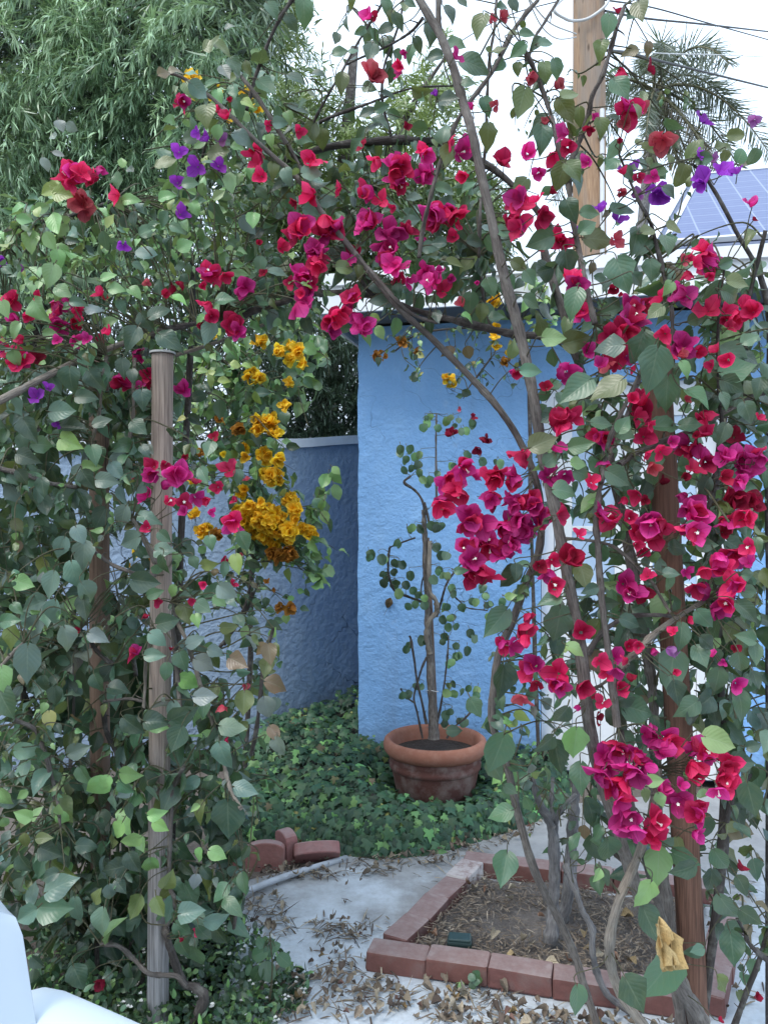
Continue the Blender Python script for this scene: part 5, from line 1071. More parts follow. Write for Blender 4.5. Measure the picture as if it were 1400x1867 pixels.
LP.fill([(-60,420),(90,340),(330,370),(480,330),(490,560),(350,640),(-60,660)], 185, (2.2,2.8), (20,38), {'l':5,'g':5,'b':2,'h':1,'o':.8}, nl=(4,7), ar=.33, prof='ovate')
LP.fill([(330,200),(420,140),(480,230),(480,360),(340,370)], 26, (2.3,2.7), (20,36), {'l':3,'g':4,'o':1.5}, nl=(3,6))
LP.fill([(-60,640),(330,640),(330,1000),(290,1330),(-60,1330)], 165, (2.2,2.75), (26,50), MX, nl=(4,7), down=.55)
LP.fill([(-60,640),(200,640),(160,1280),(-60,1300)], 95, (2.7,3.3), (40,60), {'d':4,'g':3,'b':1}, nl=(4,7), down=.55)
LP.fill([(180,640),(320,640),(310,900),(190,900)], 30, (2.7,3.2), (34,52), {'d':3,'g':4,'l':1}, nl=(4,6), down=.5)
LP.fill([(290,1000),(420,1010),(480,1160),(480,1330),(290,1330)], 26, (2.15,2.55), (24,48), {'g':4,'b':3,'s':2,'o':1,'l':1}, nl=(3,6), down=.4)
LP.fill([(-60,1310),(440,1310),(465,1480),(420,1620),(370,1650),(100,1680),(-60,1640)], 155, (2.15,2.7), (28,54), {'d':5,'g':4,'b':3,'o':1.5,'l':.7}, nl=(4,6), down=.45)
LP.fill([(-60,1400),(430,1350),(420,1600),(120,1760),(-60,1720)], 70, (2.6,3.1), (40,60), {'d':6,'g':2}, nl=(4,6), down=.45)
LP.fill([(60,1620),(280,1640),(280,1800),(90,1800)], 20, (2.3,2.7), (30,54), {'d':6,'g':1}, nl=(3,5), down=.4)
LP.fill([(320,1600),(430,1580),(430,1660),(330,1690)], 6, (2.15,2.4), (34,52), {'b':3,'g':3,'d':2}, nl=(3,5))
LP.fill([(-40,650),(300,650),(470,1040),(470,1480),(430,1640),(-40,1660)], 120, (2.05,2.45), (11,24), {'g':4,'l':2,'s':2,'o':1.5,'r':.5,'d':2}, nl=(4,7), tl=(.06,.16))
LP.fill([(-40,400),(480,360),(640,560),(300,640),(-40,650)], 90, (2.1,2.5), (11,24), {'g':4,'l':4,'h':1,'o':1}, nl=(4,7), tl=(.06,.16), ar=.3, prof='ovate')
LP.leaves(1, '170,1310,155,-85,l 310,1220,145,-70,l 275,1310,115,-60,l 340,1360,115,-40,l 270,1030,115,200,h 340,1055,125,-10,h 300,1000,90,80,h 640,980,105,-90,g 665,880,65,90,l 710,920,65,-40,d 570,1310,115,-90,g 720,1180,95,-90,d 800,1250,115,20,g 795,1370,125,0,b 885,1190,115,230,g 1165,1160,145,-70,g 1250,990,140,-80,l 1190,830,140,0,o 1045,745,115,10,g 1130,880,80,0,g 1030,990,105,10,g 1375,1190,105,-90,l 200,1140,80,100,h 130,1190,90,-10,l 230,1130,90,20,l 640,1100,90,-60,l 700,1080,110,0,l 900,1060,110,20,l 960,1240,110,-30,g 1060,1130,100,-60,l 1190,1060,90,30,l 330,680,85,-60,s 390,690,85,-30,s 300,750,65,r,s 320,835,75,-10,s 250,890,85,-60,s 1280,1330,110,-20,g 1000,1330,110,30,l 600,1200,90,60,h 920,1100,80,100,h', (2.08,2.25), 'ovate', .34)
AP2 = '1095,495,140,-35,b 1115,620,160,-90,o 1035,490,120,-60,o 1280,365,115,-60,g 1230,400,95,-60,s 1305,600,120,-70,g 1330,745,140,-20,b 1040,390,85,0,b 1165,240,130,25,o 1220,260,125,-30,o 1250,140,65,20,s 1270,500,95,-80,g 1350,380,90,-70,o 1350,560,80,-30,h 900,390,90,30,r 960,375,80,10,r'
LP.leaves(1, AP2, (2.05,2.18))
LP.leaves(4, '180,140,160,-100,l 275,120,145,-100,l 220,310,155,-60,l 75,415,115,-120,l 285,430,95,-10,l 85,570,105,-80,l 345,195,125,-30,l 435,255,95,0,g 320,30,110,-80,l 45,85,80,-30,g 740,205,95,-30,l 640,180,105,0,l 765,70,85,-30,g 665,285,85,-60,g 710,460,165,-110,d 930,465,165,-30,d 470,600,190,-110,g 670,620,135,-80,d 300,700,155,-60,g 1130,430,145,-110,b 480,770,125,0,d 350,850,155,0,b 410,940,155,0,d 245,1030,135,0,g 385,1020,165,-20,h 515,1085,135,-60,g 590,1225,135,-5,b 480,1230,125,-60,d 495,1150,105,0,l 130,1215,115,-60,d 60,1215,105,-40,g 150,1100,135,-20,d 90,830,105,-60,b 165,960,155,-60,d 235,1270,125,-80,d 1135,1060,115,-100,g 1110,1200,125,-60,g 1295,1210,95,-90,g 775,790,115,-80,d 975,890,65,180,y 760,940,115,-40,d 790,1060,95,-40,d 820,1060,70,-60,s 380,690,150,-90,d 520,690,140,-60,d 640,1180,120,-50,b 560,900,110,20,d 720,660,90,-80,d 30,300,100,-70,l 520,290,110,10,b 600,120,95,10,l 870,300,140,30,d 800,370,120,-60,d 600,360,90,20,l 980,240,110,-20,l 1230,240,110,10,g', (2.05,2.2))
LP.leaves(7, '455,265,180,-90,b 400,370,180,-80,b 660,50,155,-110,b 810,40,145,-10,b 700,170,155,200,b 280,415,165,-100,b 170,520,155,200,b 310,600,200,-90,b 190,670,180,-100,b 150,850,215,-90,b 375,710,160,-70,b 60,700,140,-90,o 490,460,155,-60,b 435,140,125,-60,b 330,210,125,-110,b 140,400,125,-20,l 30,1060,200,-60,g 15,930,150,-80,l 460,540,155,-80,d 900,220,125,0,b 885,310,135,-90,d 800,390,155,-10,d 920,605,135,15,d 850,450,105,20,g 865,700,115,-30,b 850,790,125,0,b 905,890,105,-90,g 990,830,135,-70,g 1075,710,135,20,b 1120,840,125,-30,s 1185,770,105,-10,b 1130,1015,140,0,s 1010,1110,175,20,d 860,1145,155,5,d 650,965,125,0,d 730,1180,155,-40,d 960,1250,155,-110,d 1270,1180,165,0,s 1215,1350,165,-70,b 1325,1055,130,-90,o 1250,640,105,0,o 1285,300,120,-80,h 1220,330,95,-90,g 1145,180,95,-70,g 1150,290,105,10,h 1060,290,85,-60,g 1330,180,115,-60,g 1240,450,130,-40,s 540,690,125,-20,s 155,1310,155,0,b 270,1150,115,-80,y 440,1300,135,20,b 1300,830,140,-20,r 530,950,120,-70,d 300,1020,120,-90,d 240,960,120,-80,d 60,600,140,10,g 100,540,90,-40,g 930,450,95,-120,l 1110,530,110,-30,g 1070,600,90,-60,l 1200,500,100,-40,l 900,150,90,-40,g', (2.02,2.16))
LP.leaves(10, '1240,300,225,-92,d 1340,130,165,-10,b 335,640,195,30,b 310,770,195,-5,b 150,810,155,215,b 180,680,125,90,b 410,800,155,-80,b 740,770,145,-110,o 870,770,115,-60,o 920,610,115,60,o 700,410,135,200,l 635,360,125,-120,l 820,560,135,-90,l 770,430,95,-60,l 520,130,145,-130,l 720,50,135,-10,l 570,100,95,-110,l 690,120,105,-40,g 120,265,105,150,l 200,250,95,60,l 320,230,75,80,l 350,290,95,-40,l 30,180,115,-60,l 30,320,85,-80,l 250,390,95,0,o 130,420,95,-100,o 480,430,125,0,d 610,560,145,190,d 730,540,135,-60,d 620,210,105,-90,b 840,150,115,-60,b 1080,490,95,-110,l 1190,480,105,-20,l 1050,790,155,10,b 1190,840,155,0,b 1000,890,115,-40,g 1110,930,135,-60,d 550,860,165,-95,b 430,1160,155,-60,d 210,1070,95,-40,d 530,700,95,70,o 140,540,125,-60,d 260,600,125,200,d 1060,640,90,-95,s 880,330,110,-30,l 860,260,110,10,l 460,60,120,-60,g 280,470,130,-20,d 110,640,100,60,b 660,660,100,-40,d 600,700,110,-80,b 1070,1050,150,-80,g 1000,1000,120,-60,d', (1.98,2.14))
LP.leaves(8, '80,790,120,-80,r 130,950,160,-15,r 70,1090,135,-70,s 110,1220,110,-50,r 60,860,115,-100,o 30,760,90,-130,r 100,660,70,60,l 20,950,100,200,g 130,1300,120,-80,s 30,1290,110,-110,g', (2.1,2.2))
LP.pxstem(8, [(100,640),(75,730),(45,850),(30,1000),(10,1180),(-20,1330)], [2.15,2.2], [6,7], BARKD)
# shaded strap leaves of a broad leaved plant low behind the posts
sp2 = thing('broad_leaf_plant', at(200,1500,3.2)*[1,1,0], 'dark broad strap leaved plant low behind the left posts', 'plant')
a = Acc()
for (x0,y0,x1,y1,wd) in ((215,1360,70,1130,62),(225,1360,190,1090,50),(240,1370,215,1090,48),(250,1360,280,1110,40)):
    p0,p1=at(x0,y0,3.2),at(x1,y1,3.1); L=np.linalg.norm(p1-p0); blades(a,[p0],[p1-p0],[np.array([0,-1,.2])],L,wd/F*3.1*.8,lcol('d')*.9,'ovate',5,.2,.1,.02)
    tube(a,[p0*[1,1,0],p0],.008,6,3,0,0,(.03,.05,.03))
a.build('foliage',[LEAF],sp2)
LP.flowers(fl(1,'370,940,45,R 430,945,45,R 490,945,40,R 380,890,28,R 545,920,32,R 395,995,30,R 455,1110,55,L 625,1060,40,R 1010,565,45,R 960,560,20,R 1225,625,40,R 1190,600,25,R 1250,545,20,D 1385,820,40,R 1390,880,30,R',(2.12,2.25)))
LP.flowers(fl(2,'75,680,25,R 30,955,35,R 20,1320,20,D',(2.12,2.2)))
LP.flowers(fl(4,'60,240,50,R 10,265,25,R 205,215,22,R 370,265,50,M 320,300,40,R 310,365,50,M 395,345,40,R 425,300,28,R 80,340,35,R 150,335,25,R 540,200,38,R 575,230,25,L 585,415,25,R 410,465,35,R 470,455,22,R 545,455,22,R 40,510,40,R 110,450,25,R 130,580,45,R 200,560,35,D 65,590,25,R 310,460,25,R 1130,110,60,R 1225,115,32,R 1310,175,50,M 985,160,28,D 940,185,25,D 895,215,25,D 1145,305,50,R 1100,385,22,D 1285,395,60,R 800,150,20,L 1105,165,25,R',(2.1,2.25)))
LP.flowers(fl(4,'665,705,60,R 740,540,35,R 770,560,25,R 800,650,35,M 755,705,25,M 805,705,25,R 980,710,45,R',(2.35,2.42)))
LP.flowers(fl(4,'815,1170,55,R 955,1190,55,M 900,1140,30,R 790,1300,45,R 895,1255,30,R 920,1340,38,M1 1000,1345,40,M1 1070,1320,35,R 1240,1155,38,R 1180,1260,30,R 1065,1230,28,R 1125,1330,28,R 1010,1095,25,D 1165,985,22,D 1275,1330,22,R 725,1210,12,D 1340,1215,15,L',(2.1,2.18)))
LP.flowers(fl(7,'1255,50,48,R 1005,5,35,M 795,95,28,R 1105,405,22,R 1270,400,20,R 1040,490,22,R 855,495,22,R 790,575,22,D 735,790,45,M 290,355,22,Q 425,655,18,D 935,755,15,D 1205,1075,32,L 1230,1255,20,R 1335,960,15,L 1225,275,20,R 1310,240,12,L 1150,10,22,R',(2.08,2.18)))
LP.flowers(fl(10,'1075,900,26,R 1010,830,14,D 990,940,14,D 550,1180,35,D',(2.05,2.15)))
LP.finish()

# pale bamboo rod resting on the posts
a = Acc(); tube(a, [at(-40,752,2.0), at(70,694,2.15), at(150,655,2.25), at(235,622,2.35)], [.011,.010,.009,.008], 10, 6, .03)
tag(a.build('bamboo_rod', BARKT), 'pale slanting rod resting in the leaves left of the pale post', 'rod')
a = Acc(); tube(a, [at(320,648,2.36), at(372,632,2.4), at(430,612,2.5), at(500,588,2.6), at(560,560,2.7)], [.007,.006,.005,.005], 8, 6, .03) if False else tube(a, [at(320,648,2.36), at(372,632,2.4), at(430,612,2.5), at(560,560,2.7)], .006, 8, 6, .03)
tag(a.build('bamboo_rod', BARKT), 'thinner pale rod running right from the top of the pale post', 'rod')

# purple bougainvilleas
PL = Plant('bougainvillea', at(330,1000,2.7)*[1,1,0]+[0,0,0], 'purple flowered bougainvillea with pale green leaves at the upper left', 'bougainvillea')
PL.pxstem(0, [(300,1960),(315,1500),(330,1000),(345,700),(352,520),(345,420),(360,330),(375,260)], [2.75,2.6,2.4], [16,12,7,4], BARKD)
PL.pxstem(0, [(345,520),(390,420),(410,320),(400,290)], [2.45,2.35], [5,3], TWIG); PL.pxstem(0, [(345,450),(330,400),(325,330),(325,275)], [2.4,2.3], [4,3], TWIG)
PL.pxstem(0, [(345,700),(250,640),(120,560),(40,500),(0,470)], [2.5,2.3], [8,5], TWIG); PL.pxstem(0, [(330,1000),(250,830),(120,760),(80,720)], [2.6,2.3],[8,4],TWIG)
PL.fill([(300,250),(420,250),(440,480),(300,480)], 24, (2.25,2.5), (22,42), {'l':4,'g':3,'h':.7}, nl=(4,6), ar=.32, prof='ovate')
PL.leaves(1, '1290,790,90,0,l 1180,720,90,-100,l 900,880,130,20,o 1220,900,90,-10,l 1080,780,90,200,l', (2.2,2.3), 'ovate')
PL.flowers(fl(1,'975,820,35,P 1065,905,35,P 1190,895,35,P 965,985,30,P 990,1155,32,P 1120,745,30,P 1065,720,25,P 1205,755,25,Q 670,1330,28,P',(2.15,2.25)))
PL.flowers(fl(4,'195,765,35,P 265,715,25,P 310,920,22,P 120,80,20,Q 5,30,20,P',(2.1,2.2)))
PL.finish()
PR = Plant('bougainvillea', at(1370,1990,2.2)*[1,1,0], 'purple flowered bougainvillea with small rounded leaves at the upper right', 'bougainvillea')
PR.pxstem(0, [(1400,2040),(1402,1500),(1400,900),(1398,560),(1340,420),(1290,330),(1262,300)], [2.3,2.25,2.2,2.1], [14,12,8,4], BARKD)
PR.pxstem(3, [(560,1260),(700,1080),(850,960),(940,900),(1000,850),(1100,815),(1200,795),(1300,790),(1400,800)], [2.05,2.1], [4,3,3], TWIG)
PR.pxstem(3, [(870,1350),(900,1180),(960,1050),(990,880)], [2.1,2.1], [4,4], TWIG); PR.pxstem(3, [(1062,700),(1075,760),(1070,830)],[2.1,2.1],[1.6,1.6],TWIG); PR.pxstem(3, [(1330,690),(1345,760),(1330,795)],[2.1,2.1],[1.6,1.6],TWIG)
PR.pxstem(3, [(340,1300),(440,1230),(560,1160),(620,1120)], [2.05,2.0],[4,4],TWIG)
PR.leaves(3, '1000,810,125,60,o 1220,740,95,-5,o 1165,790,105,10,o 1165,850,75,-90,o 1255,840,95,60,g 1325,850,95,-110,g 935,950,125,-100,o 1050,860,105,0,g 875,870,75,-60,o 760,880,70,-50,o 820,790,90,10,o 700,760,60,70,o 1270,890,70,10,r 740,790,60,-20,o', (2.0,2.12), 'round', .38, .12)
PR.flowers(fl(3,'1062,643,42,P 1325,655,28,Q 1030,835,25,P 1105,865,28,Q 1150,925,40,P 1225,925,32,P 1035,990,45,P 815,1060,52,P 650,905,40,P 690,1060,28,Q 490,1130,35,P 590,1185,42,P 365,1245,30,P',(1.98,2.08)))
PR.flowers(fl(2,'978,508,18,P',(2.1,2.15)))
PR.finish()

# orange plant against the wall
OP = Plant('bougainvillea', at(440,1420,3.9)*[1,1,0], 'orange flowered bougainvillea cascading in front of the garden wall', 'bougainvillea')
OP.pxstem(0, [(445,1420),(455,1250),(458,1120),(462,980),(470,880),(460,760),(430,680),(380,640)], [4.1,4.0,3.7], [10,9,7], BARKD)
OP.pxstem(7, [(1370,170),(1370,330),(1340,500),(1290,600),(1220,730)], [3.7,3.8], [6,7], BARKD)
OP.pxstem(7, [(1395,400),(1330,560),(1230,700),(1150,800)], [3.8,3.85], [8,6], BARKD)
OP.pxstem(7, [(1280,600),(1060,650),(980,690)], [3.8,3.8], [3,3], TWIG); OP.pxstem(7, [(1060,510),(1300,505)], [3.75,3.75], [2.5,2.5], TWIG); OP.pxstem(7, [(1130,450),(1180,380)], [3.75,3.7], [3,3], TWIG)
OP.pxstem(0, [(470,880),(500,800),(540,700),(555,620),(545,590)], [3.7,3.6], [5,3], TWIG)
OP.pxstem(0, [(462,980),(520,960),(560,900),(590,850)], [3.7,3.6], [4,2], TWIG)
OP.pxstem(0, [(458,1120),(490,1080),(530,1100),(560,1080)], [3.8,3.7], [3,2], TWIG)
OP.pxstem(0, [(470,800),(500,680),(545,640),(600,600)], [3.6,3.6], [3,2], TWIG)
OP.fill([(320,630),(440,620),(480,700),(520,820),(540,1020),(440,1010),(420,900),(330,880)], 150, (3.5,4.1), (18,34), {'l':4,'g':5,'h':1.2,'d':1}, nl=(4,7), tl=(.12,.26), ar=.34, prof='ovate')
OP.fill([(430,560),(600,560),(560,700),(500,760),(440,700)], 34, (3.5,3.9), (22,40), {'l':4,'g':4,'h':.8}, nl=(4,6), prof='ovate', ar=.33)
OP.fill([(540,880),(620,850),(600,960),(580,1050),(540,1060)], 16, (3.5,3.7), (22,40), {'l':4,'g':4}, nl=(3,5), prof='ovate', ar=.32)
OP.fill([(350,1020),(470,1000),(540,1080),(500,1200),(400,1150)], 22, (3.7,4.1), (16,28), {'g':4,'d':3,'l':1}, nl=(3,6), prof='ovate')
OP.leaves(5, '440,1170,70,-40,l 380,1230,100,-110,l 430,1210,90,-80,l 445,1290,100,-70,l 350,1290,90,-120,l 340,1350,80,-60,g 290,690,80,-50,g 200,730,80,-110,g 300,610,90,10,g 200,640,90,0,g 130,830,110,-70,g 40,750,110,0,b 160,880,90,-80,g 330,480,110,-50,l 300,510,100,-30,l', (3.45,3.6), 'ovate', .34)
OP.leaves(4, '1100,630,75,0,h 1220,680,85,10,h 1150,680,80,-60,h 1280,590,65,0,h 1050,790,65,-60,h 1340,600,70,0,h 1150,640,70,20,h 1070,560,80,-40,l 1000,580,80,-60,l 1060,920,90,0,l 1080,950,90,-10,l 1180,760,80,-30,l', (3.4,3.55), 'ovate', .34)
OP.leaves(8, '380,40,90,-70,l 340,80,80,-30,g 250,170,90,-90,g 280,230,80,-70,g 320,340,110,-10,g 300,130,70,-60,g 250,440,50,-20,l 280,450,60,-80,g 200,480,50,0,l 60,500,60,-80,g 90,540,60,0,g 130,600,60,0,g 170,590,60,-90,l', (3.5,3.65), 'ovate', .34)
OP.flowers(fl(4,'1390,460,25,O 1370,655,40,O 1295,950,35,B 1330,1045,25,O 1335,1095,22,O 1325,1265,25,O 1310,1300,25,O 1355,1360,35,O 1395,950,30,O 1080,1080,18,B 1040,1225,20,O 1210,1080,15,O 1190,895,20,B 1175,440,18,O',(3.4,3.6)))
OP.flowers(fl(5,'115,365,18,O 35,470,30,O 130,515,35,O 190,490,30,O 235,525,35,O 195,570,30,O 255,585,28,O 20,675,35,O 190,690,25,O 165,810,25,O 80,910,55,O 110,965,40,O 45,1085,40,O 70,1110,28,O 125,1110,35,O 90,1200,60,O 60,1195,35,O 120,1235,40,O 190,1330,45,O 220,1380,30,O 30,1350,28,O 70,1390,50,O 15,890,25,O',(3.4,3.55)))
OP.flowers(fl(7,'1110,110,50,O 1180,130,35,B 1330,40,75,O 1300,20,55,O 1380,120,45,O 1060,30,30,O 700,300,15,O 805,280,18,B 740,225,18,O 755,1115,15,O 80,100,22,O 120,325,20,B',(3.4,3.6)))
OP.flowers(fl(8,'40,60,75,O 110,90,75,O 170,140,65,O 60,130,55,O 105,190,40,O 190,110,50,O 275,100,45,O 310,135,30,O 190,235,50,B 120,240,50,B 215,45,24,O 215,5,28,O 105,435,15,B 65,390,15,B 195,530,20,B 135,535,20,B 0,30,50,O 90,30,55,O 150,60,45,O',(3.38,3.55)))
OP.pxstem(0, [(380,640),(352,520),(336,400),(338,280),(346,200),(356,150)], [3.7,3.1,2.75], [6,4], TWIG)
OP.flowers(fl(1,'1050,435,42,O 1035,425,25,O 1205,475,24,O 1090,530,32,O 1150,515,22,O 1345,510,28,O 1245,660,18,O 1380,590,22,O',(2.62,2.75)))
OP.finish()
EP = Plant('bougainvillea', H(.55,-.30,0), 'sparse half dry orange bougainvillea trailing under the white eave on the blue wall', 'bougainvillea')
EP.pxstem(0, [(985,1480),(975,1200),(968,950),(965,760),(955,640),(900,600),(820,600),(760,610),(720,640)], [4.35,4.3,4.3], [8,7,5,3], BARKD)
EP.pxstem(5, [(860,560),(920,600),(960,670)], [4.25,4.25], [3,2], TWIG); EP.pxstem(5, [(1280,560),(1220,640),(1160,720),(1130,780)], [4.25,4.25], [4,2], BARKD); EP.pxstem(5, [(760,440),(640,530),(680,560)], [4.25,4.25], [2,2], TWIG); EP.pxstem(5, [(1400,480),(1280,560),(1100,590),(1000,560)], [4.25,4.25], [3,2], TWIG)
EP.fill([(690,600),(800,590),(960,600),(950,680),(860,710),(780,680),(700,650)], 26, (4.15,4.35), (9,19), {'g':4,'l':2,'d':2,'y':.5}, nl=(3,6), tl=(.06,.16), ar=.34, prof='ovate')
EP.fill([(960,470),(1020,560),(1020,640),(960,600)], 12, (4.0,4.3), (16,28), {'l':4,'h':2,'g':2}, nl=(3,6), prof='ovate')
EP.leaves(5, '860,665,60,150,d 670,580,48,-80,d 1150,750,60,-30,d 1110,765,50,200,g 1190,690,50,r,d', (4.15,4.25), 'ovate')
EP.flowers(fl(5,'1045,665,30,O 1065,700,22,O 1300,240,45,O 1280,255,30,O 1310,490,20,O 1300,440,18,O 1350,580,25,B 1385,530,22,O 1295,385,15,O 1165,335,20,O 800,470,25,B 880,530,30,B 660,540,25,B 700,550,15,B',(4.1,4.2)))
EP.finish()

# potted plant
t4 = 4.16
PP = Plant('bougainvillea', PC+[0,0,.285], 'sparse small leaved bougainvillea tied to a stake in the terracotta pot', 'bougainvillea')
PP.pxstem(8, [(972,1245),(965,1100),(955,950),(950,800),(940,640),(935,480),(925,300),(922,160),(918,60),(915,0)], t4, [17,15,12,10,8], BARK)
PP.pxstem(5, [(985,1400),(984,1250),(982,1100),(982,980),(985,860)], [t4,t4], [5,3], BARK)
PP.pxstem(8, [(950,780),(930,680),(950,600),(985,550),(980,490),(950,440),(945,300),(950,170)], t4-.03, [9,9,8], BARKT)
PP.pxstem(8, [(985,580),(1010,500),(1040,400),(1110,300),(1160,260)], [t4,t4-.05], [5,3], BARKD)
PP.pxstem(8, [(910,1240),(880,1100),(862,1020),(880,940),(905,860),(930,800)], [t4-.03,t4], [4,4], BARKD)
PP.pxstem(8, [(930,1160),(905,1040),(880,930),(862,800),(845,700),(838,685)], [t4-.04,t4-.04], [5,4], BARKD)
PP.pxstem(8, [(990,1150),(1010,1050),(1030,920),(1045,780),(1050,690)], [t4,t4], [4,3], BARKD)
PP.pxstem(8, [(730,205),(722,290),(730,370),(760,440),(830,470),(920,505)], [t4-.05,t4], [4,5], BARKD)
PP.pxstem(8, [(1060,450),(1110,495),(1150,530),(1260,545)], [t4,t4], [3,2], BARKD); PP.pxstem(8, [(1110,400),(1200,450),(1300,505)], [t4,t4], [2,2], BARKD)
PP.pxstem(8, [(1030,930),(1120,895),(1180,875)], [t4,t4], [2,1.5], BARKD); PP.pxstem(8, [(790,970),(820,1015),(870,1050)], [t4,t4], [3,3], BARKD); PP.pxstem(8, [(1050,730),(1120,730),(1200,700)], [t4,t4], [2,2], BARKD)
PP.pxstem(8, [(1040,1240),(1080,1180),(1140,1130),(1210,1050)], [t4-.08,t4-.1], [4,3], BARKD); PP.pxstem(8, [(900,470),(905,400),(920,340)], [t4,t4],[3,3],BARKD); PP.pxstem(8, [(730,205),(760,190),(870,150)], [t4,t4],[3,3],BARKD)
PP.pxstem(5, [(920,1420),(910,1340),(870,1280),(810,1235),(845,1200)], [t4,t4], [5,5], BARKD); PP.pxstem(8, [(945,70),(930,0),(920,-40)],[t4,t4],[5,5],BARKD)
PP.pxstem(5, [(845,1200),(835,1140),(800,1070)], [t4,t4], [3,2], TWIG); PP.pxstem(5, [(1190,1080),(1150,970),(1110,850)], [t4,t4], [2,2], TWIG); PP.pxstem(5, [(990,1030),(1060,1020),(1150,1035),(1210,1080),(1215,1160)], [t4,t4], [2.5,2], TWIG)
PP.leaves(8, ' '.join('%d,%d,%d,r,%s'%(x+dx,y+dy,rng.uniform(44,66),rng.choice(['g','d','g','l'])) for x,y in [(620,260),(690,270),(760,290),(800,300),(690,350),(750,345),(700,400),(755,410),(820,410),(860,440),(780,460),(870,515),(920,520),(770,180),(850,100),(900,110),(960,90),(1010,90),(990,200),(1010,250),(1000,330),(970,380),(1020,360),(1080,460),(1120,530),(1180,500),(1260,520),(1230,430),(1250,470),(1340,510),(1040,530),(1060,590),(1020,600),(1050,640),(1030,690),(1090,740),(1190,700),(1050,840),(1090,800),(900,960),(1050,960),(1130,990),(1200,1010),(1190,1080),(1080,1000),(1060,1100),(1110,1150),(1030,1160),(800,1010),(930,720),(820,760)] for dx,dy in ((0,0),(rng.normal(0,22),rng.normal(0,18)))), (t4-.10,t4+.04), 'round', .42, .09)
PP.leaves(5, ' '.join('%d,%d,%d,r,%s'%(x+dx,y+dy,rng.uniform(38,62),rng.choice(['g','l','g'])) for x,y in [(790,1060),(840,1060),(870,1100),(820,1110),(850,1160),(890,1185),(950,880),(935,915),(1000,950),(1040,905),(1105,900),(1175,910),(1120,960),(960,1220),(940,1250),(990,1190),(1150,1080),(1235,1125),(1300,1125),(1070,1150)] for dx,dy in ((0,0),(rng.normal(0,20),rng.normal(0,18)))), (t4-.08,t4+.03), 'round', .42, .09)
PP.flowers(fl(5,'1065,970,28,D 1255,1005,32,D 1185,880,15,D 1210,1060,20,D 1110,840,12,L',(t4-.05,t4)))
PP.finish()
st = thing('plant_stake', PC+[0,0,.285], 'straight brown grey stake with a white tie standing in the terracotta pot', 'stake')
a = Acc(); tube(a, [at(*tp(8,985,1235),t4+.02), at(*tp(8,935,150),t4+.02)], .0115, 10, 4); a.build('rod', PD, st)
a = Acc(); c = at(*tp(8,962,985),t4)
tube(a, [c+np.array([.032*math.cos(q),.030*math.sin(q),.004*math.sin(2*q)-.01*math.sin(q)]) for q in np.linspace(0,6.283,14)], .0016, 6, 3); a.build('tie', m_plain('white_plastic_tie',(.75,.76,.76),.4), st)
# dried leaf stuck on the wall
a = Acc(); c = H(.20,-.006,.995)
blades(a,[c+[0,-.004,.03]],[np.array([-.35,-.05,-1])],[np.array([0,-1,.1])],.075,.022,(.14,.10,.05),'ovate',5,.5,.2,.15,0,.3,None,.04); tube(a,[c+[-.02,-.006,-.035],c+[-.04,-.008,-.075]],.0012,4,3,0,0,(.10,.08,.06))
tag(a.build('dried_leaf',[LITTER]), 'small dry brown leaf stuck on the blue house wall', 'leaf')
# curled yellow dried leaf hanging in the stems
a = Acc(); c = at(1200,1722,1.72)
for k,(dx,dz,sc,ax,nx) in enumerate(((-.006,.0,1,.10,.5),(.012,-.004,.92,.22,-.5),(.003,.012,.7,-.05,.05))):
    blades(a,[c+[dx,.004*k,.045+dz]],[np.array([ax,-.1,-1])],[np.array([nx,-1,.2])],.100*sc,.017*sc,(.60,.45,.22),'round',9,.5,-.10,.16,0,.9,np.array([.50,.35,.14]),.055)
tag(a.build('dried_leaf',[LITTER]), 'curled yellow dead leaf hanging in front of a big green leaf at right', 'leaf')

# grey bare shrub growing in the bed
b0 = at(1005,1730,2.78); b0[2]=.0
SP = Plant('shrub', b0, 'nearly bare shrub with silvery grey trunks rooted in the brick edged bed', 'shrub', 'trunk')
SP.pxstem(12, [(205,1000),(225,900),(235,750),(240,560),(235,400),(215,300),(175,230),(140,150),(120,60)], [2.76,2.72], [26,20,19,15,10], BARKG, 10, .09)
SP.pxstem(12, [(250,900),(290,800),(320,650),(330,480),(340,300),(350,180),(370,60)], [2.95,2.9], [24,22,20,14], BARKG, 10, .07)
SP.pxstem(12, [(240,420),(255,280),(300,210),(360,150)], [2.74,2.7], [10,8], BARKG); SP.pxstem(12, [(235,330),(200,270),(150,240)], [2.74,2.7], [10,7], BARKG)
SP.pxstem(12, [(300,540),(350,660),(390,780),(440,880),(445,1000),(470,1120),(520,1230),(600,1300),(700,1360)], [2.7,2.45,2.35], [13,12,15], BARKG)
SP.pxstem(12, [(230,60),(225,180),(230,300)],[2.8,2.75],[7,9],BARKG)
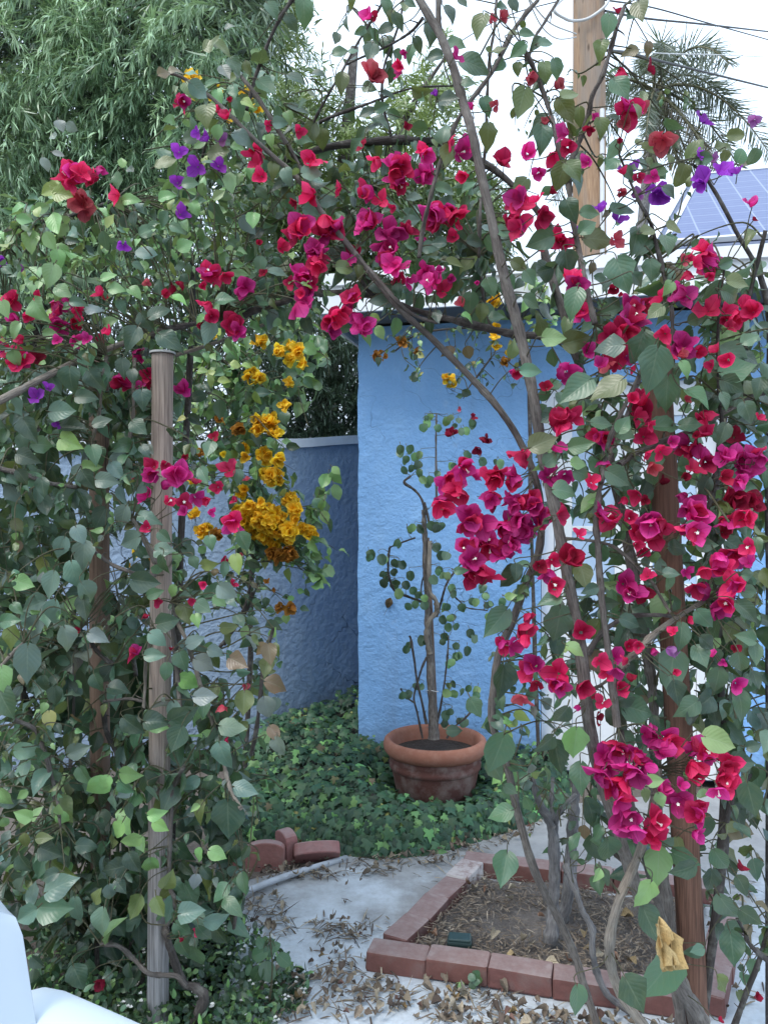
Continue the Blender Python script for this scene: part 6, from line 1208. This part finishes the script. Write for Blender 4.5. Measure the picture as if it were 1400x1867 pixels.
SP.fill([(950,1400),(1070,1430),(1080,1530),(1000,1560),(970,1480)], 9, (2.6,2.8), (14,26), {'g':3,'s':2,'o':1}, nl=(3,5), tl=(.06,.14))
SP.leaves(12, '100,200,90,-60,g 90,100,80,20,b 60,60,90,200,g 350,480,60,60,g 420,490,60,-90,g 380,520,60,200,g 340,330,80,-60,g 400,360,90,-95,r 130,280,80,10,g 470,560,70,-80,l', (2.55,2.7), 'ovate', .36)
SP.finish()
# seedling by the slab
sd = thing('seedling', at(497,1790,2.5)*[1,1,0], 'small round leaved green seedling at the edge of the concrete', 'plant')
a = Acc(); b = at(490,1830,2.42); b[2]=.02; top = at(492,1700,2.42); tube(a,[b,(b+top)/2+[.01,0,0],top],[.004,.003,.002],6,5,0,1)
Bs=[];Ds=[];Ls=[]
for u,v,l,an in ((20,1020,95,200),(80,1000,70,70),(160,1055,85,-40),(70,1120,110,-80),(10,1130,90,-120),(30,960,60,120),(110,980,60,30)):
    x,y=tp(11,u,v); L=l/TS/F*2.42*1.1; D=np.array([math.cos(R(an)),-.15,math.sin(R(an))]); Bs.append(at(x,y,2.42)-D*L*.5); Ds.append(D); Ls.append(L)
blades(a,Bs,Ds,np.tile([.1,-1,.5],(7,1))+rng.normal(0,.2,(7,3)),np.array(Ls),np.array(Ls)*.38,pal({'b':2,'g':2},7),'round',7,.15,.15,.03)
for B_,D_ in zip(Bs,Ds): tube(a,[B_,(B_+top)/2,top-[0,0,.02]],.0012,4,3,0,1)
a.build('foliage',[LEAF,TWIG],sd)
wd = thing('weed', at(855,1790,2.58)*[1,1,0], 'tiny green weed growing against the front row of red pavers', 'plant')
a = Acc(); n=9; c=at(855,1790,2.55); c[2]=.0
P=c+np.stack([rng.normal(0,.022,n),rng.normal(-.02,.006,n),rng.uniform(.02,.06,n)],1); D=nrm(rng.normal(0,1,(n,3))+[0,-.3,.2]); blades(a,P,D,rng.normal(0,.3,(n,3))+[0,-.8,.6],.026,.012,pal({'g':2,'l':1},n),'round',5,.1,.1,.02)
for p in P: tube(a,[c,(c+p)/2+[0,0,.01],p],.001,4,3,0,1)
a.build('foliage',[LEAF,TWIG],wd)
